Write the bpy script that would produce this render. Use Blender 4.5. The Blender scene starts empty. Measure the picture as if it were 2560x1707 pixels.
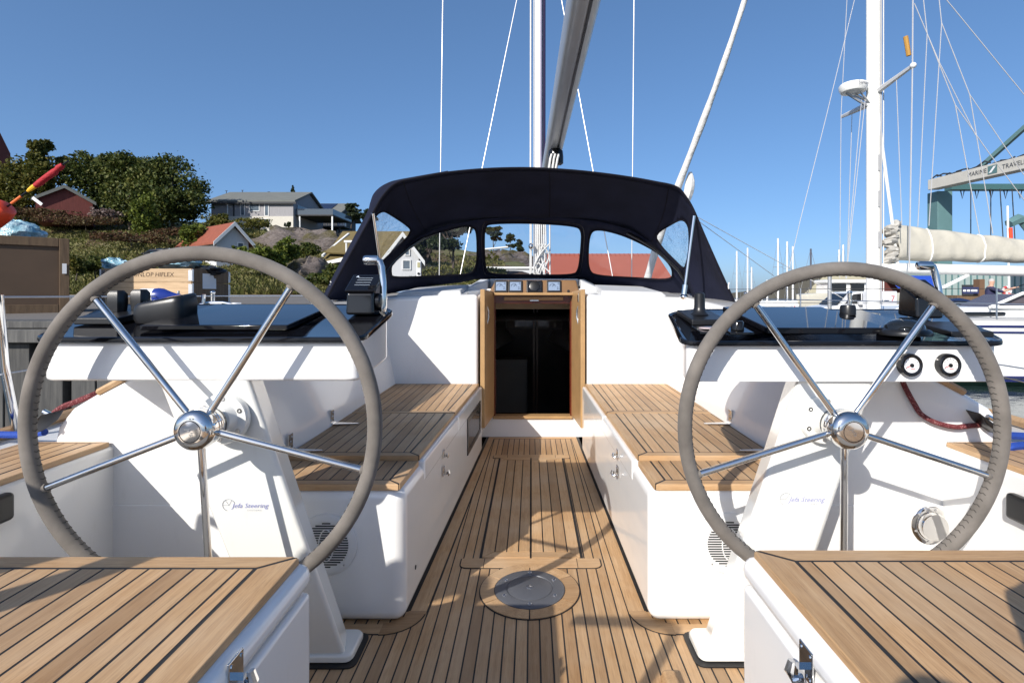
import bpy, bmesh, math, random
import numpy as np
from mathutils import Vector, Matrix
from mathutils.geometry import delaunay_2d_cdt
random.seed(7); rng = np.random.default_rng(7)
scene = bpy.context.scene
COL = scene.collection
# ---------------------------------------------------------------- camera, sky, sun, exposure
F, CX, CY, CZ = 1340.0, 1328.0, 737.0, 1.15      # focal length and vanishing point in photo pixels, eye height in metres
cam_d = bpy.data.cameras.new('camera'); cam = bpy.data.objects.new('camera', cam_d); COL.objects.link(cam)
cam.location = (0, 0, CZ); cam.rotation_euler = (math.radians(90), 0, 0)
cam_d.sensor_width = 36; cam_d.lens = F/2560*36
cam_d.shift_x = -(CX-1280)/2560; cam_d.shift_y = -(853.5-CY)/2560
cam_d.clip_start = .02; cam_d.clip_end = 3000
scene.camera = cam
SUN = Vector((-.65, -1, .69)).normalized()
ELEV = math.asin(SUN.z)
world = bpy.data.worlds.new('World'); scene.world = world; world.use_nodes = True
wn = world.node_tree.nodes; wn.clear()
sky = wn.new('ShaderNodeTexSky'); sky.sky_type = 'NISHITA'; sky.sun_disc = False
sky.sun_elevation = ELEV; sky.sun_rotation = math.atan2(SUN.x, SUN.y)
sky.air_density = .75; sky.dust_density = 3.0; sky.ozone_density = 8.0; sky.altitude = 1000
bg = wn.new('ShaderNodeBackground'); bg.inputs[1].default_value = .15
wo = wn.new('ShaderNodeOutputWorld')
gm = wn.new('ShaderNodeGamma'); gm.inputs[1].default_value = .7; hs = wn.new('ShaderNodeHueSaturation'); hs.inputs['Saturation'].default_value = 1.1; hs.inputs['Value'].default_value = .98
world.node_tree.links.new(sky.outputs[0], gm.inputs[0]); world.node_tree.links.new(gm.outputs[0], hs.inputs['Color']); world.node_tree.links.new(hs.outputs[0], bg.inputs[0]); world.node_tree.links.new(bg.outputs[0], wo.inputs[0])
sun_d = bpy.data.lights.new('sun', 'SUN'); sun_d.energy = 3.3; sun_d.angle = math.radians(.53); sun_d.color = (1, .945, .87)
sun_o = bpy.data.objects.new('sun', sun_d); COL.objects.link(sun_o); sun_o.location = (-6, -10, 12)
sun_o.rotation_euler = (-SUN).to_track_quat('-Z', 'Y').to_euler()
vs = scene.view_settings; vs.view_transform = 'Standard'; vs.look = 'None'; vs.exposure = .8; vs.gamma = 1; vs.use_curve_mapping = False
scene.cycles.max_bounces = 8; scene.cycles.transparent_max_bounces = 16
# ---------------------------------------------------------------- helpers
def P(x, y, Y): return Vector(((x-CX)/F*Y, Y, CZ-(y-CY)/F*Y))
def PZ(x, y, Z):
    Y = F*(CZ-Z)/(y-CY); return Vector(((x-CX)/F*Y, Y, Z))
def V(*a): return Vector(a)
def lerp(a, b, t): return a+(b-a)*t
def sstep(x): x = min(1, max(0, x)); return x*x*(3-2*x)
def chaikin(p, n=2):
    for _ in range(n):
        q = []
        for i in range(len(p)):
            a, b = p[i], p[(i+1) % len(p)]
            q += [tuple(.75*u+.25*w for u, w in zip(a, b)), tuple(.25*u+.75*w for u, w in zip(a, b))]
        p = q
    return p
def spline(pts, n=6):
    pts = [Vector(p) for p in pts]; out = []
    for i in range(len(pts)-1):
        p0 = pts[max(i-1, 0)]; p1 = pts[i]; p2 = pts[i+1]; p3 = pts[min(i+2, len(pts)-1)]
        for k in range(n):
            t = k/n
            out.append(.5*((2*p1)+(p2-p0)*t+(2*p0-5*p1+4*p2-p3)*t*t+(3*p1-p0-3*p2+p3)*t**3))
    out.append(pts[-1]); return out
class MB:
    def __init__(s): s.v = []; s.f = []
    def add(s, vs, fs):
        n = len(s.v); s.v += [tuple(v) for v in vs]; s.f += [tuple(i+n for i in f) for f in fs]; return s
    def box(s, x0, x1, y0, y1, z0, z1):
        return s.hexa([(x0,y0,z0),(x1,y0,z0),(x1,y1,z0),(x0,y1,z0),(x0,y0,z1),(x1,y0,z1),(x1,y1,z1),(x0,y1,z1)])
    def hexa(s, p):
        return s.add(p, [(3,2,1,0),(4,5,6,7),(0,1,5,4),(1,2,6,5),(2,3,7,6),(3,0,4,7)])
    def obox(s, c, ax, ay, az):
        c, ax, ay, az = Vector(c), Vector(ax), Vector(ay), Vector(az)
        return s.hexa([c+i*ax+j*ay+k*az for k in (-1,1) for i, j in ((-1,-1),(1,-1),(1,1),(-1,1))])
    def prism(s, poly, ext):
        n = len(poly); a = [Vector(p) for p in poly]; e = Vector(ext); b = [p+e for p in a]
        return s.add(a+b, [tuple(range(n)), tuple(range(2*n-1, n-1, -1))]+[(i, i+n, (i+1) % n+n, (i+1) % n) for i in range(n)])
    def loft(s, rings, closed=True, cap=True):
        n = len(rings[0]); vs = [v for r in rings for v in r]; fs = []
        for k in range(len(rings)-1):
            for i in range(n if closed else n-1):
                j = (i+1) % n; fs.append((k*n+i, k*n+j, (k+1)*n+j, (k+1)*n+i))
        if cap and closed: fs += [tuple(range(n-1, -1, -1)), tuple(range((len(rings)-1)*n, len(rings)*n))]
        return s.add(vs, fs)
    def tube(s, pts, r, n=10, closed=False, cap=True):
        pts = [Vector(p) for p in pts]; m = len(pts); rs = r if isinstance(r, (list, tuple)) else [r]*m
        rings = []; up = None
        for i in range(m):
            a = pts[i-1] if (i or closed) else pts[i]; b = pts[(i+1) % m] if (i < m-1 or closed) else pts[i]
            t = (b-a).normalized()
            if up is None:
                up = t.orthogonal().normalized()
            up = (up-t*up.dot(t)).normalized(); w = t.cross(up)
            rings.append([pts[i]+(up*math.cos(2*math.pi*k/n)+w*math.sin(2*math.pi*k/n))*rs[i] for k in range(n)])
        if closed:
            o = len(s.v); s.loft(rings, True, False)
            # close with best alignment
            last, first = (m-1)*n, 0
            off = min(range(n), key=lambda q: (rings[-1][0]-rings[0][q]).length)
            s.f += [(o+last+i, o+last+(i+1) % n, o+(i+1+off) % n, o+(i+off) % n) for i in range(n)]
            return s
        return s.loft(rings, True, cap)
    def lathe(s, prof, o, axis, n=24):
        o = Vector(o); axis = Vector(axis).normalized(); u = axis.orthogonal().normalized(); w = axis.cross(u)
        return s.loft([[o+axis*h+(u*math.cos(2*math.pi*k/n)+w*math.sin(2*math.pi*k/n))*max(r, 1e-4) for k in range(n)] for r, h in prof])
    def ell(s, c, rx, ry, rz, n=12, m=8):
        c = Vector(c)
        return s.loft([[c+V(rx*math.sin(t)*math.cos(2*math.pi*k/n), ry*math.sin(t)*math.sin(2*math.pi*k/n), -rz*math.cos(t)) for k in range(n)]
                       for t in [max(.02, min(math.pi-.02, math.pi*i/m)) for i in range(m+1)]])
    def grid(s, fn, nu, nv):
        vs = [fn(i/nu, j/nv) for j in range(nv+1) for i in range(nu+1)]
        return s.add(vs, [(j*(nu+1)+i, j*(nu+1)+i+1, (j+1)*(nu+1)+i+1, (j+1)*(nu+1)+i) for j in range(nv) for i in range(nu)])
    def build(s, name, mat, parent=None, smooth=False, bevel=0, segs=2, solid=0, subsurf=0, ang=40, fix=True):
        me = bpy.data.meshes.new(name); off = wloc(parent) if parent else Vector((0,0,0))
        me.from_pydata([(x-off.x, y-off.y, z-off.z) for x, y, z in s.v], [], s.f)
        if fix and len(s.v) < 60000:
            bm = bmesh.new(); bm.from_mesh(me); bmesh.ops.recalc_face_normals(bm, faces=bm.faces); bm.to_mesh(me); bm.free()
        return link(name, me, mat, parent, smooth, bevel, segs, solid, subsurf, ang)
_loc = {}
def wloc(o): return _loc.get(o.name, Vector((0,0,0)))
def link(name, me, mat, parent=None, smooth=False, bevel=0, segs=2, solid=0, subsurf=0, ang=40):
    o = bpy.data.objects.new(name, me); COL.objects.link(o)
    if mat is not None:
        for m in (mat if isinstance(mat, (list, tuple)) else [mat]): me.materials.append(m)
    if parent: o.parent = parent; _loc[o.name] = wloc(parent)
    if smooth or bevel:
        me.polygons.foreach_set('use_smooth', [True]*len(me.polygons))
        if not bevel: me.set_sharp_from_angle(angle=math.radians(ang))
    if solid:
        m = o.modifiers.new('s', 'SOLIDIFY'); m.thickness = solid; m.offset = 0
    if bevel:
        m = o.modifiers.new('b', 'BEVEL'); m.width = bevel; m.segments = segs; m.limit_method = 'ANGLE'; m.angle_limit = math.radians(35); m.harden_normals = True
    if subsurf:
        m = o.modifiers.new('u', 'SUBSURF'); m.levels = m.render_levels = subsurf
    return o
def tag(o, label=None, cat=None, group=None, kind=None):
    if label: o['label'] = label
    if cat: o['category'] = cat
    if group: o['group'] = group
    if kind: o['kind'] = kind
    return o
def thing(name, label, cat, loc=(0,0,0), group=None):
    o = bpy.data.objects.new(name, None); COL.objects.link(o); o.location = loc; o.empty_display_size = .1
    _loc[o.name] = Vector(loc); return tag(o, label, cat, group)
def copy_tree(o, parent=None):
    c = o.copy(); COL.objects.link(c); c.parent = parent
    for ch in o.children: copy_tree(ch, c)
    return c
def text(name, body, size, o, xd, yd, mat, parent, shear=0, align='CENTER', ext=0):
    cu = bpy.data.curves.new('t', 'FONT'); cu.body = body; cu.size = size; cu.shear = shear; cu.align_x = align; cu.align_y = 'CENTER'; cu.resolution_u = 2; cu.extrude = ext
    ob = bpy.data.objects.new('t', cu); COL.objects.link(ob)
    me = bpy.data.meshes.new_from_object(ob.evaluated_get(bpy.context.evaluated_depsgraph_get()))
    bpy.data.objects.remove(ob); bpy.data.curves.remove(cu)
    xd = Vector(xd).normalized(); yd = Vector(yd).normalized(); zd = xd.cross(yd); o = Vector(o)-wloc(parent)
    me.transform(Matrix(((xd.x, yd.x, zd.x, o.x), (xd.y, yd.y, zd.y, o.y), (xd.z, yd.z, zd.z, o.z), (0,0,0,1))))
    me.materials.clear()
    return link(name, me, mat, parent)
# 2-D polygon tools
def clip(poly, nx, ny, d):                       # keep nx*x+ny*y <= d
    out = []
    for i in range(len(poly)):
        a, b = poly[i], poly[(i+1) % len(poly)]; da = nx*a[0]+ny*a[1]-d; db = nx*b[0]+ny*b[1]-d
        if da <= 0: out.append(a)
        if da*db < 0:
            t = da/(da-db); out.append((a[0]+(b[0]-a[0])*t, a[1]+(b[1]-a[1])*t))
    return out
def area(p): return .5*sum(p[i][0]*p[(i+1) % len(p)][1]-p[(i+1) % len(p)][0]*p[i][1] for i in range(len(p)))
def inset(poly, w):                              # convex, per-edge widths allowed
    if area(poly) < 0: poly = poly[::-1]
    ws = w if isinstance(w, (list, tuple)) else [w]*len(poly); out = list(poly)
    for i in range(len(poly)):
        a, b = poly[i], poly[(i+1) % len(poly)]; L = math.hypot(b[0]-a[0], b[1]-a[1])
        if L < 1e-9: continue
        nx, ny = (b[1]-a[1])/L, -(b[0]-a[0])/L
        out = clip(out, nx, ny, nx*a[0]+ny*a[1]-ws[i])
        if not out: break
    return out
def slab(name, poly, z, th, mat, parent, bevel=0):
    if len(poly) < 3 or abs(area(poly)) < 2e-5: return None
    m = MB(); m.prism([(x, y, z) for x, y in poly], (0, 0, -th)); return m.build(name, mat, parent, bevel=bevel, segs=1)
GAP = .0027
def planks(poly, z, width, parent, mat, x0=0., axis='y', th=.008, name='plank'):
    i = 0 if axis == 'y' else 1
    lo = min(p[i] for p in poly); hi = max(p[i] for p in poly); p0 = inset(poly, GAP)
    k = math.floor((lo-x0)/width)
    while x0+k*width < hi:
        a, b = x0+k*width+GAP, x0+(k+1)*width-GAP
        n = (1, 0) if axis == 'y' else (0, 1)
        q = clip(clip(p0, n[0], n[1], b), -n[0], -n[1], -a) if p0 else []
        if len(q) >= 3 and abs(area(q)) > .0004: slab(name, q, z, th, mat, parent)
        k += 1
def frame(poly, ws, z, parent, mats, th=.008, bevel=0, name='border_board'):
    if area(poly) < 0: poly = poly[::-1]; ws = ws[::-1] if isinstance(ws, list) else ws
    n = len(poly); W = ws if isinstance(ws, list) else [ws]*n
    def off(i):
        a, b = Vector(poly[i]), Vector(poly[(i+1) % n]); d = (b-a).normalized(); nn = Vector((-d.y, d.x)); return a+nn*W[i], d
    inner = []
    for i in range(n):
        p, d = off(i-1); q, e = off(i); den = d.x*e.y-d.y*e.x
        t = ((q.x-p.x)*e.y-(q.y-p.y)*e.x)/den if abs(den) > 1e-6 else 0
        inner.append(p+d*t if abs(den) > 1e-6 else q)
    for i in range(n):
        if W[i] < .004: continue
        j = (i+1) % n; quad = [tuple(poly[i]), tuple(poly[j]), tuple(inner[j]), tuple(inner[i])]
        dx = abs(poly[j][0]-poly[i][0]); dy = abs(poly[j][1]-poly[i][1])
        q = inset(quad, [0, GAP*.7, GAP, GAP*.7]); slab(name, q, z, th, mats[0] if dy > dx else mats[1], parent, bevel)
    return [tuple(v) for v in inner]
# ---------------------------------------------------------------- materials
class NT:
    def __init__(s, name):
        s.m = bpy.data.materials.new(name); s.m.use_nodes = True; s.t = s.m.node_tree; s.t.nodes.clear()
        s.out = s.n('ShaderNodeOutputMaterial')
    def n(s, t, **k):
        x = s.t.nodes.new(t)
        for a, b in k.items():
            if a.startswith('i_'): x.inputs[a[2:].replace('_', ' ')].default_value = b
            else: setattr(x, a, b)
        return x
    def l(s, a, b): s.t.links.new(a, b)
    def coords(s, sc=(1,1,1), kind='Object'):
        tc = s.n('ShaderNodeTexCoord'); mp = s.n('ShaderNodeMapping'); mp.inputs['Scale'].default_value = sc
        s.l(tc.outputs[kind], mp.inputs[0]); return mp.outputs[0]
    def noise(s, vec, scale, detail=4, rough=.55, w=None):
        x = s.n('ShaderNodeTexNoise'); x.inputs['Scale'].default_value = scale; x.inputs['Detail'].default_value = detail; x.inputs['Roughness'].default_value = rough
        if w is not None: x.noise_dimensions = '4D'; s.l(w, x.inputs['W'])
        if vec is not None: s.l(vec, x.inputs['Vector'])
        return x.outputs[0]
    def ramp(s, f, stops):
        r = s.n('ShaderNodeValToRGB'); e = r.color_ramp.elements
        while len(e) < len(stops): e.new(.5)
        for q, (p, c) in zip(e, stops): q.position = p; q.color = (*c, 1) if len(c) == 3 else c
        s.l(f, r.inputs[0]); return r.outputs[0]
    def mix(s, f, a, b, mode='MIX'):
        x = s.n('ShaderNodeMix', data_type='RGBA', blend_type=mode)
        for v, i in ((f, 0), (a, 6), (b, 7)):
            if isinstance(v, (int, float)): x.inputs[i].default_value = v
            elif isinstance(v, tuple): x.inputs[i].default_value = (*v, 1)
            else: s.l(v, x.inputs[i])
        return x.outputs[2]
    def math(s, op, a, b=None):
        x = s.n('ShaderNodeMath', operation=op)
        for v, i in ((a, 0), (b, 1)):
            if v is None: continue
            if isinstance(v, (int, float)): x.inputs[i].default_value = v
            else: s.l(v, x.inputs[i])
        return x.outputs[0]
    def bsdf(s, col, rough=.5, metal=0, bump=None, bstr=.2, bdist=.01, **k):
        b = s.n('ShaderNodeBsdfPrincipled')
        for v, i in ((col, 'Base Color'), (rough, 'Roughness'), (metal, 'Metallic')):
            if isinstance(v, tuple): b.inputs[i].default_value = (*v, 1)
            elif isinstance(v, (int, float)): b.inputs[i].default_value = v
            else: s.l(v, b.inputs[i])
        for a, v in k.items(): b.inputs[a.replace('_', ' ')].default_value = v
        if bump is not None:
            u = s.n('ShaderNodeBump'); u.inputs['Strength'].default_value = bstr; u.inputs['Distance'].default_value = bdist
            s.l(bump, u.inputs['Height']); s.l(u.outputs[0], b.inputs['Normal'])
        s.l(b.outputs[0], s.out.inputs[0]); return b
_mc = {}
def M(name, col, rough=.5, metal=0, var=.12, scale=6, bump=0, bscale=60, bdist=.002, rvar=.0, **k):
    if name in _mc: return _mc[name]
    t = NT(name); vec = t.coords()
    n1 = t.noise(vec, scale, 5)
    c = t.mix(n1, tuple(x*(1-var) for x in col), tuple(min(1, x*(1+var)) for x in col))
    r = rough
    if rvar: r = t.math('ADD', t.math('MULTIPLY', t.noise(vec, scale*2.3, 4), rvar*2), rough-rvar)
    bp = t.noise(vec, bscale, 3) if bump else None
    t.bsdf(c, r, metal, bp, bump, bdist, **k); _mc[name] = t.m; return t.m
def teak(name, sc):
    t = NT(name); oi = t.n('ShaderNodeObjectInfo'); rnd = oi.outputs['Random']; w = t.math('MULTIPLY', rnd, 37.)
    vec = t.coords(sc); grain = t.noise(vec, 14, 5, .65, w); broad = t.noise(vec, 2.2, 3, .5, w)
    fine = t.noise(t.coords(tuple(x*4 for x in sc)), 14, 4, .7, w); v2 = t.coords((1,1,1)); blot = t.noise(v2, 3.1, 4, .6); pore = t.noise(t.coords(tuple(x*9 for x in sc)), 14, 2, .6, w)
    c = t.ramp(grain, [(.25, (.33,.186,.082)), (.5, (.46,.285,.142)), (.75, (.57,.385,.215))])
    c = t.mix(t.math('MULTIPLY', broad, .5), c, (.42,.25,.118))
    c = t.mix(t.ramp(fine, [(.35, (.75,.75,.75)), (.52, (0,0,0))]), c, (.30,.172,.080))
    c = t.mix(t.ramp(pore, [(.62, (0,0,0)), (.75, (.6,.6,.6))]), c, (.22,.125,.062))
    c = t.mix(t.ramp(blot, [(.42, (0,0,0)), (.70, (.62,.62,.62))]), c, (.50,.365,.235))
    val = t.ramp(rnd, [(0, (.80,.76,.72)), (.12, (.88,.86,.84)), (.3, (1.02,1.02,1.02)), (.7, (1.1,1.1,1.1)), (1, (1.22,1.21,1.2))])
    c = t.mix(1., c, val, 'MULTIPLY')
    rough = t.math('ADD', t.math('MULTIPLY', fine, .25), .45)
    t.bsdf(c, rough, 0, fine, .3, .0012); return t.m
TY = teak('teak_lengthwise', (6, .28, 6)); TX = teak('teak_crosswise', (.28, 6, 6)); TE = teak('teak_edge', (3, 3, 3))
def gel(name, col, rough=.16):
    t = NT(name); v = t.coords(); n = t.noise(v, 1.3, 4); g = t.noise(t.coords((1,1,.3)), 22, 5, .7)
    c = t.mix(n, tuple(x*.97 for x in col), tuple(min(1, x*1.02) for x in col))
    c = t.mix(t.ramp(g, [(.58, (0,0,0)), (.8, (.22,.22,.22))]), c, (.6,.58,.53))
    r = t.math('ADD', t.math('MULTIPLY', g, .14), rough-.06)
    b = t.bsdf(c, r, 0, t.noise(v, 3.5, 2), .03, .02); b.inputs['Coat Weight'].default_value = .5; b.inputs['Coat Roughness'].default_value = .05
    return t.m
GEL = gel('white_gelcoat', (.85,.845,.83)); PED = gel('cream_white_pedestal', (.82,.82,.78)); GREYDECK = M('grey_nonskid', (.52,.53,.54), .7, bump=.5, bscale=350)
CAULK = M('black_caulking', (.018,.018,.019), .65); GASKET = M('black_sealant', (.012,.012,.013), .5)
CHROME = M('polished_stainless', (.72,.71,.69), .07, 1, var=.03, rvar=.02); STEEL = M('brushed_stainless', (.6,.6,.6), .28, 1, rvar=.06)
SUEDE = None
def suede():
    t = NT('grey_suede'); v = t.coords(); a = t.noise(v, 9, 5, .6); b = t.noise(v, 420, 2)
    c = t.ramp(a, [(.28, (.105,.093,.081)), (.5, (.155,.139,.122)), (.72, (.215,.193,.17))])
    c = t.mix(t.math('MULTIPLY', b, .35), c, (.12,.105,.09)); bb = t.bsdf(c, .92, 0, b, .35, .001); bb.inputs['Sheen Weight'].default_value = .1; return t.m
SUEDE = suede()
BLK = M('gloss_black_acrylic', (.006,.006,.008), .035, var=.0, rvar=.01, Specular_IOR_Level=.32); BLKM = M('black_plastic', (.012,.012,.013), .33, rvar=.05, bump=.1, bscale=500); BLKG = M('black_shiny_plastic', (.008,.008,.009), .12)
def fabric(name, col):
    t = NT(name); v = t.coords(); n = t.noise(v, 4, 5); b = t.noise(v, 700, 2); w = t.noise(t.coords((1, 1, 3)), 3.0, 3)
    c = t.mix(t.ramp(n, [(.35, (0,0,0)), (.65, (1,1,1))]), tuple(x*.8 for x in col), tuple(x*1.22 for x in col)); b2 = t.math('ADD', t.math('MULTIPLY', b, .05), w)
    bb = t.bsdf(c, .9, 0, b2, .22, .02, Specular_IOR_Level=.2); return t.m
NAVY = fabric('navy_canvas', (.008,.010,.025)); NAVYB = fabric('navy_binding', (.006,.006,.011))
def vinyl(name, wr, tint, gl=.06):
    t = NT(name); v = t.coords((1,1,1)); n = t.noise(v, 9, 4, .6)
    tr = t.n('ShaderNodeBsdfTransparent'); tr.inputs[0].default_value = (*tint, 1)
    g = t.n('ShaderNodeBsdfGlossy'); g.inputs['Roughness'].default_value = .04
    u = t.n('ShaderNodeBump'); u.inputs['Strength'].default_value = wr; u.inputs['Distance'].default_value = .05; t.l(n, u.inputs['Height']); t.l(u.outputs[0], g.inputs['Normal'])
    fr = t.n('ShaderNodeLayerWeight')
    if wr > .2: t.l(u.outputs[0], fr.inputs['Normal'])
    f5 = t.math('POWER', fr.outputs['Facing'], 4.0)
    mx = t.n('ShaderNodeMixShader'); t.l(t.math('ADD', t.math('MULTIPLY', f5, .8), gl), mx.inputs[0]); t.l(tr.outputs[0], mx.inputs[1]); t.l(g.outputs[0], mx.inputs[2])
    t.l(mx.outputs[0], t.out.inputs[0]); return t.m
VINYL = vinyl('clear_vinyl', .05, (.93,.94,.95)); VINYLW = vinyl('wrinkled_clear_vinyl', 1.0, (.90,.92,.93), .13)
WHITE = M('white_paint', (.78,.78,.77), .4, var=.05); ALU = M('anodised_aluminium', (.40,.41,.42), .38, .45, rvar=.06)
ROPEW = M('white_rope', (.68,.67,.64), .8, bump=.8, bscale=220, bdist=.004); ROPEB = M('blue_rope', (.012,.055,.32), .75, bump=.9, bscale=160, bdist=.005)
def ropered():
    t = NT('red_flecked_rope'); v = t.coords(); n = t.noise(v, 260, 2, .5); c = t.ramp(n, [(.40, (.09,.012,.016)), (.58, (.20,.03,.034)), (.70, (.42,.27,.26))])
    t.bsdf(c, .8, 0, n, .7, .003); return t.m
ROPER = ropered(); WIRE = M('wire_rope', (.52,.52,.53), .35, .8)
GLASSD = M('dark_glass', (.012,.014,.016), .04, var=0, Specular_IOR_Level=.7)
# ================================================================ THE YACHT WE STAND ON
WATER = -.65
yacht = thing('sailing_yacht', 'white sailing yacht in the foreground with twin grey steering wheels, teak cockpit and navy sprayhood', 'yacht', (0, 1.9, WATER))
def roundpoly(pts, r, n=5):
    out = []; N = len(pts)
    for i in range(N):
        a, b, c = Vector(pts[i-1]), Vector(pts[i]), Vector(pts[(i+1) % N]); rr = r[i] if isinstance(r, list) else r
        d1 = (a-b); d2 = (c-b); L = min(rr, d1.length*.45, d2.length*.45)
        p, q = b+d1.normalized()*L, b+d2.normalized()*L
        for k in range(n+1):
            t = k/n; out.append(tuple((1-t)**2*p+2*t*(1-t)*b+t*t*q))
    return out
# hull shell, side decks
hb = [(.12,1.80,.60),(1,1.9,.60),(2,1.98,.61),(5,2.1,.66),(8,1.85,.74),(10.5,1.15,.84),(12.6,.06,.95)]
hull = MB(); hull.loft([[V(s*w*k, y, z) for s, k, z in ((-1,.25,-1.0),(-1,.8,-.75),(-1,.97,-.2),(-1,1,zt),(1,1,zt),(1,.97,-.2),(1,.8,-.75),(1,.25,-1.0))] for y, w, zt in hb])
# keep only sides / bottom (the deck is laid below)
hull.f = [f for f in hull.f if not all(i % 8 in (3, 4) for i in f)]
hull.build('hull', GEL, yacht, smooth=True)
for s in (-1, 1):
    d = MB(); d.add([V(s*a, y, z-.004) for y, w, z in hb for a in (min(w, 1.66 if y < 4 else .9*w*.8), w)], [(2*i, 2*i+1, 2*i+3, 2*i+2) for i in range(len(hb)-1)]); d.build('side_deck', GREYDECK, yacht)
    MB().tube([(s*w, y, z+.02) for y, w, z in hb], .022, 6).build('toe_rail', TE, yacht, smooth=True)
foredeck = MB(); foredeck.add([V(s*w*.9, y, z+.25) for y, w, z in hb[3:] for s in (-1, 1)], [(2*i, 2*i+1, 2*i+3, 2*i+2) for i in range(3)]); foredeck.build('foredeck', GREYDECK, yacht)
# ---- cockpit sole: caulking sheet with teak planks proud of it
def lx(Y): return -.443+.04135*(Y-1.873)
def rx(Y): return .4145-.0209*(Y-1.873)
FAR = 4.338
sole = MB(); sole.add([V(-1.46,.15,-.0008), V(1.46,.15,-.0008), V(1.46,1.9,-.0008), V(-1.46,1.9,-.0008)], [(0,1,2,3)])
sole.add([V(lx(1.9)-.02,1.9,-.0008), V(rx(1.9)+.02,1.9,-.0008), V(rx(FAR)+.02,FAR+.02,-.0008), V(lx(FAR)-.02,FAR+.02,-.0008)], [(0,1,2,3)])
sole = sole.build('cockpit_sole', CAULK, yacht); tag(sole, 'teak planked cockpit floor with black caulking')
MW = .062
PW = .0405; PX = -.0115
xl_ = PX+PW*math.ceil((lx(1.9)+MW-PX)/PW-.3); xr_ = PX+PW*math.floor((rx(1.9)-MW-PX)/PW+.3)
inner = [(xl_, .3), (xr_, .3), (xr_, 1.9), (rx(FAR)-MW*.7, FAR-.055), (lx(FAR)+MW*.7, FAR-.055), (xl_, 1.9)]
planks(inner, 0, .0405, sole, TY, x0=-.0115)
for x0, sgn, fx in ((lx, -1, lx), (rx, 1, rx)):
    b = [(fx(1.93), 1.93), (fx(FAR), FAR), (fx(FAR)-sgn*MW*.7, FAR), (fx(1.93)-sgn*MW*.98, 1.93)]
    slab('margin_plank', inset(b, GAP*.6), .0015, .008, TY, sole)
    # wide part either side of the gangway, aft of the benches
    xa = xl_ if sgn < 0 else xr_
    box2 = [(xa, .3), (xa, 1.95), (sgn*1.45, 1.95), (sgn*1.45, .3)]
    planks(box2, 0, .0405, sole, TY, x0=-.0115)
    slab('seam', [(fx(1.9)+sgn*.075, 1.8135), (sgn*.92, 1.8135), (sgn*.92, 1.872), (fx(1.9)+sgn*.075, 1.872)], .0009, .004, CAULK, sole)
    slab('margin_plank', inset([(fx(1.9)+sgn*.075, 1.818), (sgn*.92, 1.818), (sgn*.92, 1.872), (fx(1.9)+sgn*.075, 1.872)], GAP*.3), .0020, .008, TX, sole)
    c = (fx(1.9)+sgn*.075, 1.948); arc = []
    a0, a1 = (-math.pi/2, 0) if sgn < 0 else (-math.pi/2, -math.pi)
    for q in range(9): t = lerp(a0, a1, q/8); arc.append((c[0]+.134*math.cos(t), c[1]+.134*math.sin(t)))
    for q in range(8, -1, -1): t = lerp(a0, a1, q/8); arc.append((c[0]+.072*math.cos(t), c[1]+.072*math.sin(t)))
    slab('corner_plank', arc, .0026, .006, TX, sole)
    big = [(c[0]+(p[0]-c[0])*1.028, c[1]+(p[1]-c[1])*1.028) for p in arc[:9]]+arc[9:]
    slab('seam', big, .0012, .004, CAULK, sole)
slab('margin_plank', inset([(lx(FAR), FAR-.052), (rx(FAR), FAR-.052), (rx(FAR), FAR), (lx(FAR), FAR)], GAP), .0012, .008, TX, sole)
# hinged floor hatch, two leaves with mitred ends, and its rounded end boards
hx0, hx1, hy0, hy1, hc = -.214, .2135, 2.338, 3.768, -.002
slab('hatch_gap', roundpoly([(hx0-.013, hy0-.006), (hx1+.013, hy0-.006), (hx1+.013, hy1+.006), (hx0-.013, hy1+.006)], .01), .0016, .004, CAULK, sole)
for a, b in ((hx0, hc-.0022), (hc+.0022, hx1)):
    hp = [(a, hy0), (b, hy0), (b, hy1), (a, hy1)]
    slab('hatch_seam', inset(hp, .003), .0042, .003, CAULK, sole)
    if a < hc-.05: iw = [.05, .0, .05, .052]
    else: iw = [.05, .052, .05, .0]
    fr = frame(hp, iw, .0072, sole, (TY, TX), th=.006, name='hatch_board')
    planks(fr, .0072, (b-a-.052)/3, sole, TY, x0=(a+.052 if a < hc-.05 else a), th=.006, name='hatch_plank')
for y0, y1, x0, x1, rr in ((2.256, 2.334, -.302, .297, [.06, .06, .012, .012]), (3.773, 3.845, -.268, .272, [.012, .012, .05, .05])):
    slab('hatch_surround_seam', roundpoly([(x0-.004, y0-.004), (x1+.004, y0-.004), (x1+.004, y1+.004), (x0-.004, y1+.004)], rr), .0022, .004, CAULK, sole)
    rp = roundpoly([(x0, y0), (x1, y0), (x1, y1), (x0, y1)], rr)
    for xa, xb in ((x0, x0+.1), (x0+.1, x1-.1), (x1-.1, x1)):
        slab('hatch_surround', clip(clip(rp, 1, 0, xb-.0015), -1, 0, -xa-.0015), .0042, .004, TX, sole)
for a in (hx0+.035, hx1-.03): MB().lathe([(.009,0),(.009,.0015)], (a, hy0+.075, .0075), (0,0,1), 12).build('bung', TE, sole)
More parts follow.
